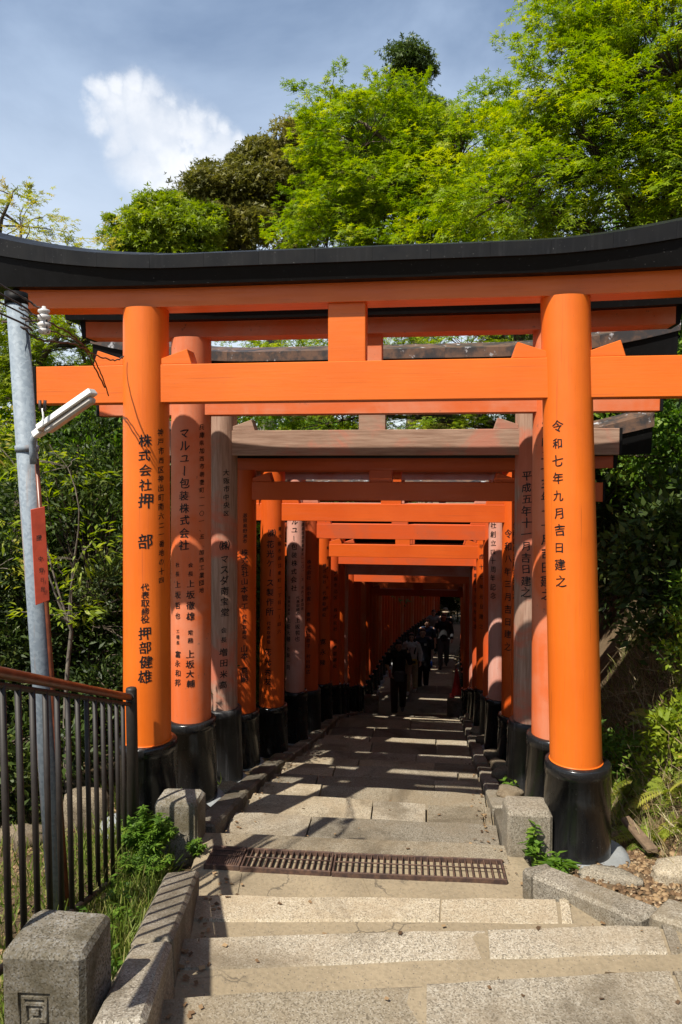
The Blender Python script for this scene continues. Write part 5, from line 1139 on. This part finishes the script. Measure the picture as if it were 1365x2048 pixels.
def person(loc, rz, H, label, shirt, trousers, shoes, hair, skin, arms, stride=0.2, female=False, long_hair=False, nod=0.0, sleeve=0.5, collar=None, vox=0.012):
    """arms: ((elbow),(wrist)) for viewer-left (-x) and viewer-right (+x), in metres for a 1.72 m body facing -y"""
    k = H / 1.72; root = empty('person', loc, rz); tag(root, label, 'person'); root.scale = (k, k, k)
    sk = skinm(skin); sw = 0.165 if female else 0.19; hip = 0.088
    head = Vector((0, -0.015 - 0.10 * nod, 1.585 - 0.02 * nod)); J = {}
    J['s'] = [Vector((-sw, 0.0, 1.405)), Vector((sw, 0.0, 1.405))]; J['e'] = [Vector(a[0]) for a in arms]; J['w'] = [Vector(a[1]) for a in arms]
    f = [-stride / 2, stride / 2]; lift = [0.0, 0.10 if stride else 0.0]
    hips = [Vector((-hip, 0, 0.92)), Vector((hip, 0, 0.92))]
    ank = [Vector((-hip - 0.005, f[0], 0.085)), Vector((hip + 0.005, f[1], 0.085 + lift[1] * 0.5))]
    knee = [Vector((-hip - 0.01, f[0] * 0.5 - 0.06, 0.50)), Vector((hip + 0.01, f[1] * 0.3 - 0.08, 0.50))]
    b = MB()
    b.tube([(0, 0.005, 0.86), (0, 0.01, 1.00), (0, 0.0, 1.18), (0, 0.005, 1.34), (0, 0.01, 1.43)], [0.125, 0.115, 0.112, 0.125, 0.075], 14)
    for i in (0, 1):
        b.tube([(J['s'][i].x * 0.2, 0, 1.40), J['s'][i]], [0.075, 0.056], 10); b.tube([J['s'][i], J['e'][i], J['w'][i]], [0.052, 0.040, 0.027], 10)
        ball(b, J['s'][i], 0.058, 0.055, 0.055, 8)
        b.tube([hips[i], knee[i], ank[i]], [0.085, 0.056, 0.038], 10); b.tube([ank[i] + Vector((0, 0.04, -0.04)), ank[i] + Vector((0, -0.06, -0.05)), ank[i] + Vector((0, -0.16, -0.06))], [0.035, 0.036, 0.028], 8)
        d = (J['w'][i] - J['e'][i]).normalized(); hand(b, J['w'][i], d, (0.9 if i == 0 else -0.9, 0.2, 0.1) if d.z < -0.5 else (0, 0, 1), -1 if i == 0 else 1, 0.55)
    b.tube([(0, 0.01, 1.40), (0, 0.0, 1.47), head + Vector((0, 0.01, -0.05))], [0.060, 0.052, 0.055], 10)
    ball(b, head, 0.073, 0.092, 0.115, 14); ball(b, head + Vector((0, -0.045, -0.065)), 0.048, 0.045, 0.045, 10)
    nz_ = head + Vector((0, -0.092, -0.02)); b.tube([nz_ + Vector((0, 0.02, 0.03)), nz_ + Vector((0, -0.012, -0.018))], [0.010, 0.014], 6)
    for s_ in (-1, 1): ball(b, head + Vector((s_ * 0.075, 0.005, -0.015)), 0.012, 0.022, 0.032, 8)
    body = solidify(b, 'body', sk, root, vox, 0.5)
    for s_ in (-1, 1):
        e = MB(); ball(e, head + Vector((s_ * 0.030, -0.086, 0.0)), 0.013, 0.008, 0.007, 8); e.build('eye', M['ink'], body)
        e = MB(); e.tube([head + Vector((s_ * 0.014, -0.093, 0.020)), head + Vector((s_ * 0.048, -0.078, 0.022))], 0.005, 6); e.build('eyebrow', hair, body)
    mo = MB(); mo.tube([head + Vector((-0.022, -0.092, -0.068)), head + Vector((0, -0.097, -0.066)), head + Vector((0.022, -0.092, -0.068))], 0.005, 6); mo.build('mouth', M['mouth'], body)
    t = MB(); t.tube([(0, 0.005, 0.84), (0, 0.01, 0.98), (0, 0.0, 1.18), (0, 0.0, 1.34), (0, 0.01, 1.445)], [0.155, 0.148, 0.140, 0.155, 0.080], 16)
    for i in (0, 1):
        t.tube([(J['s'][i].x * 0.2, 0, 1.395), J['s'][i] + Vector((0, 0, 0.002))], [0.095, 0.074], 10)
        t.tube([J['s'][i], J['s'][i].lerp(J['e'][i], min(1, sleeve * 1.6)), J['e'][i].lerp(J['w'][i], max(0, sleeve * 1.8 - 0.9))], [0.074, 0.066, 0.054], 10)
    solidify(t, 'shirt', shirt, root, vox, 0.5)
    p = MB(); p.tube([(0, 0.005, 0.80), (0, 0.005, 0.95)], [0.145, 0.150], 14)
    for i in (0, 1): p.tube([hips[i], knee[i], ank[i] + Vector((0, 0.0, 0.0))], [0.108, 0.088, 0.072], 12)
    solidify(p, 'trousers', trousers, root, vox, 0.5)
    for i in (0, 1):
        q = MB(); a = ank[i]; q.tube([a + Vector((0, 0.065, -0.045)), a + Vector((0, 0.0, -0.035)), a + Vector((0, -0.09, -0.05)), a + Vector((0, -0.185, -0.058))], [0.040, 0.047, 0.044, 0.030], 10); solidify(q, 'shoe', shoes, root, vox, 0.6)
    h = MB(); ball(h, head + Vector((0, 0.022, 0.030)), 0.083, 0.092, 0.102, 14); ball(h, head + Vector((0, -0.035, 0.088)), 0.062, 0.050, 0.035, 10)
    if long_hair:
        for s_ in (-1, 1): h.tube([head + Vector((s_ * 0.06, 0.01, 0.02)), head + Vector((s_ * 0.085, 0.0, -0.12)), head + Vector((s_ * 0.095, -0.055, -0.30)), head + Vector((s_ * 0.085, -0.10, -0.45))], [0.035, 0.042, 0.045, 0.026], 8)
        h.tube([head + Vector((0, 0.06, 0)), head + Vector((0, 0.09, -0.25)), head + Vector((0, 0.10, -0.42))], [0.07, 0.07, 0.05], 10)
    solidify(h, 'hair', hair, root, vox, 0.5)
    return root
M['mouth'] = plain('lips', (0.30, 0.12, 0.10), 0.5)
HB = plain('black_hair', (0.012, 0.010, 0.009), 0.45, 0, 0.4, 60, 0.3); HBR = plain('brown_hair', (0.07, 0.035, 0.018), 0.5, 0, 0.4, 60, 0.3)
BK = cloth('black_cloth', (0.012, 0.012, 0.014)); NV = cloth('navy_cloth', (0.020, 0.026, 0.045)); WH = cloth('white_cloth', (0.62, 0.62, 0.62)); BG = cloth('beige_cloth', (0.36, 0.29, 0.20)); BR = cloth('brown_cloth', (0.055, 0.038, 0.028)); GY = cloth('grey_cloth', (0.10, 0.10, 0.105)); LG = cloth('pale_grey_green_cloth', (0.22, 0.25, 0.24)); DB = cloth('dark_blue_cloth', (0.03, 0.05, 0.10)); WS = plain('white_shoe', (0.6, 0.6, 0.58), 0.5); BS = plain('black_shoe', (0.02, 0.02, 0.02), 0.4)
SK = (0.42, 0.25, 0.17); SK2 = (0.52, 0.33, 0.24)
relaxed = (((-0.26, 0.03, 1.13), (-0.25, -0.10, 0.90)), ((0.26, 0.03, 1.13), (0.25, -0.10, 0.90)))
def onstep(x, y): return (x, y, float(tread(y)))
p1 = person(onstep(-0.86, 16.7), R(4), 1.72, 'man in black short-sleeved shirt and brown trousers looking down, bag at his front', BK, BR, GY, HB, SK, (((-0.27, 0.0, 1.14), (-0.19, -0.20, 0.98)), ((0.27, 0.03, 1.13), (0.25, -0.08, 0.90))), 0.34, nod=0.7)
p2 = person(onstep(-0.66, 19.3), R(-3), 1.60, 'woman with long black hair in white cardigan and beige trousers', WH, BG, WS, HB, SK2, (((-0.24, 0.02, 1.14), (-0.16, -0.17, 1.0)), ((0.25, 0.03, 1.13), (0.25, -0.05, 0.90))), 0.22, female=True, long_hair=True, sleeve=1.0)
p3 = person(onstep(-0.40, 20.6), R(2), 1.76, 'man in navy polo shirt with a white chest print, blue bottle in hand', NV, BK, WS, HBR, SK2, (((-0.26, 0.03, 1.13), (-0.25, -0.06, 0.90)), ((0.27, 0.02, 1.13), (0.25, -0.10, 0.90))), 0.2, nod=0.2)
p4 = person(onstep(-0.32, 23.0), R(5), 1.66, 'person in dark blue top just behind the man in navy', DB, BK, BS, HB, SK, relaxed, 0.2, vox=0.016)
p5 = person(onstep(0.20, 24.2), R(0), 1.78, 'man in open black jacket and grey trousers in the deep shade', BK, GY, BS, HB, SK, relaxed, 0.3, sleeve=1.0, vox=0.016)
p6 = person(onstep(-0.15, 27.6), R(-4), 1.70, 'person in pale grey-green shirt far down the shaded stairs', LG, BK, BS, HB, SK, relaxed, 0.2, vox=0.018)
p7 = person(onstep(0.30, 28.6), R(0), 1.66, 'person in beige sun hat far down the shaded stairs', BK, BR, BS, HB, SK, relaxed, 0.2, vox=0.018)
def carried(name, label, cat, mb_list, loc):
    r_ = empty(name, loc); tag(r_, label, cat)
    for (mb, nm, mt) in mb_list:
        mb.build(nm, mt, r_)
    return r_
RD = plain('red_plastic', (0.55, 0.03, 0.03), 0.4); BLP = plain('blue_plastic', (0.03, 0.10, 0.55), 0.3); YL = plain('yellow_cloth', (0.50, 0.32, 0.05), 0.7)
x, y, z = p1.location; carried('shoulder_bag', 'grey cross-body bag worn by the man in black', 'bag', [(MB().box(-0.11, 0.12, -0.04, 0.04, -0.12, 0.12, 0.03), 'pouch', GY), (MB().tube([(0.10, 0.02, 0.10), (0.14, -0.01, 0.33), (0.12, 0.05, 0.53), (0.06, 0.16, 0.56)], 0.012, 8), 'strap', BK)], (x + 0.02, y - 0.20, z + 0.92))
carried('drink_bottle', 'small bottle with red cap held by the man in black', 'bottle', [(MB().lathe([(0.028, -0.08), (0.031, 0.02), (0.014, 0.06)], (0, 0), 14), 'body', plain('pink_drink', (0.5, 0.2, 0.22), 0.2)), (MB().lathe([(0.016, 0.06), (0.016, 0.085)], (0, 0), 12), 'cap', RD)], (x - 0.175, y - 0.285, z + 0.99))
x, y, z = p2.location; carried('waist_bag', 'yellow and black bag carried by the woman in white', 'bag', [(MB().box(-0.10, 0.10, -0.04, 0.04, -0.07, 0.07, 0.025), 'pouch', YL), (MB().box(-0.06, 0.06, -0.055, -0.041, -0.04, 0.035, 0.01), 'pocket', BK), (MB().tube([(-0.09, 0.0, 0.05), (-0.10, 0.01, 0.25), (-0.06, 0.09, 0.42)], 0.009, 8), 'strap', BK)], (x + 0.05, y - 0.185, z + 0.88))
x, y, z = p3.location; carried('water_bottle', 'blue bottle in the hand of the man in navy', 'bottle', [(MB().lathe([(0.03, -0.10), (0.032, 0.03), (0.014, 0.07)], (0, 0), 14), 'body', BLP), (MB().lathe([(0.015, 0.07), (0.015, 0.09)], (0, 0), 12), 'cap', WS)], (x + 0.245, y - 0.16, z + 0.80))
MB().box(0.035, 0.10, -0.166, -0.158, 1.26, 1.32, 0.003).build('chest_print', WS, p3)
x, y, z = p7.location; carried('sun_hat', 'beige brimmed sun hat on a visitor far down the stairs', 'hat', [(MB().lathe([(0.175, -0.02), (0.165, 0.005), (0.10, 0.02)], (0, 0), 20), 'brim', BG), (MB().lathe([(0.10, 0.015), (0.098, 0.09), (0.07, 0.125), (0.02, 0.135)], (0, 0), 20), 'crown', BG)], (x, y - 0.01, z + 1.60))
# red traffic cone at the foot of the pillars
yc = 19.15; cone = empty('traffic_cone', (0.50, yc, float(tread(yc)))); tag(cone, 'red traffic cone standing against the gate pillar', 'traffic cone')
MB().box(-0.18, 0.18, -0.18, 0.18, 0.0, 0.03, 0.01).build('base', RD, cone); MB().lathe([(0.14, 0.03), (0.135, 0.05), (0.028, 0.70), (0.02, 0.71)], (0, 0), 20).build('body', RD, cone)

# dead leaves and grit gathered on the treads and along the kerbs
def debris(name, n, mat, smin, smax, edge):
    y = RNG.uniform(2.2, 9.0, n); xl_ = np.array([XL(v) for v in y]); xr_ = np.array([XR(v) for v in y])
    u = RNG.uniform(0, 1, n); side = RNG.uniform(0, 1, n) < 0.6
    x = np.where(side, xl_ + 0.02 + np.abs(RNG.normal(0, 0.07, n)), xr_ - 0.02 - np.abs(RNG.normal(0, 0.07, n))) if edge else lerp(xl_, xr_, u)
    z = np.array([tread_at(a, b) for a, b in zip(x, y)]) + 0.006
    tv = np.array([(-.5, -.3, 0), (.5, -.2, 0.1), (.4, .35, .0), (-.4, .3, 0.12)]); tf = np.array([(0, 1, 2, 3)])
    V, F, t = place(tv, tf, np.stack([x, y, z], -1), RNG.normal(size=(n, 3)) * (1, 1, 0.1), np.array([0, 0, 1.0]) + RNG.normal(size=(n, 3)) * 0.2, RNG.uniform(smin, smax, n), RNG.uniform(0, 1, n))
    tag(np_mesh(name, V, F, mat, tint=t), kind='stuff')
def tread_at(x, y):
    for k in range(1, len(EDGES)):
        (ax, ay), (bx, by) = line(k)
        if y <= lerp(ay, by, (x - ax) / (bx - ax)): return EDGES[k][1]
    return EDGES[-1][1]
debris('leaf_litter', 420, 'litter', 0.008, 0.03, True)
debris('leaf_litter', 90, 'litter', 0.008, 0.028, False)
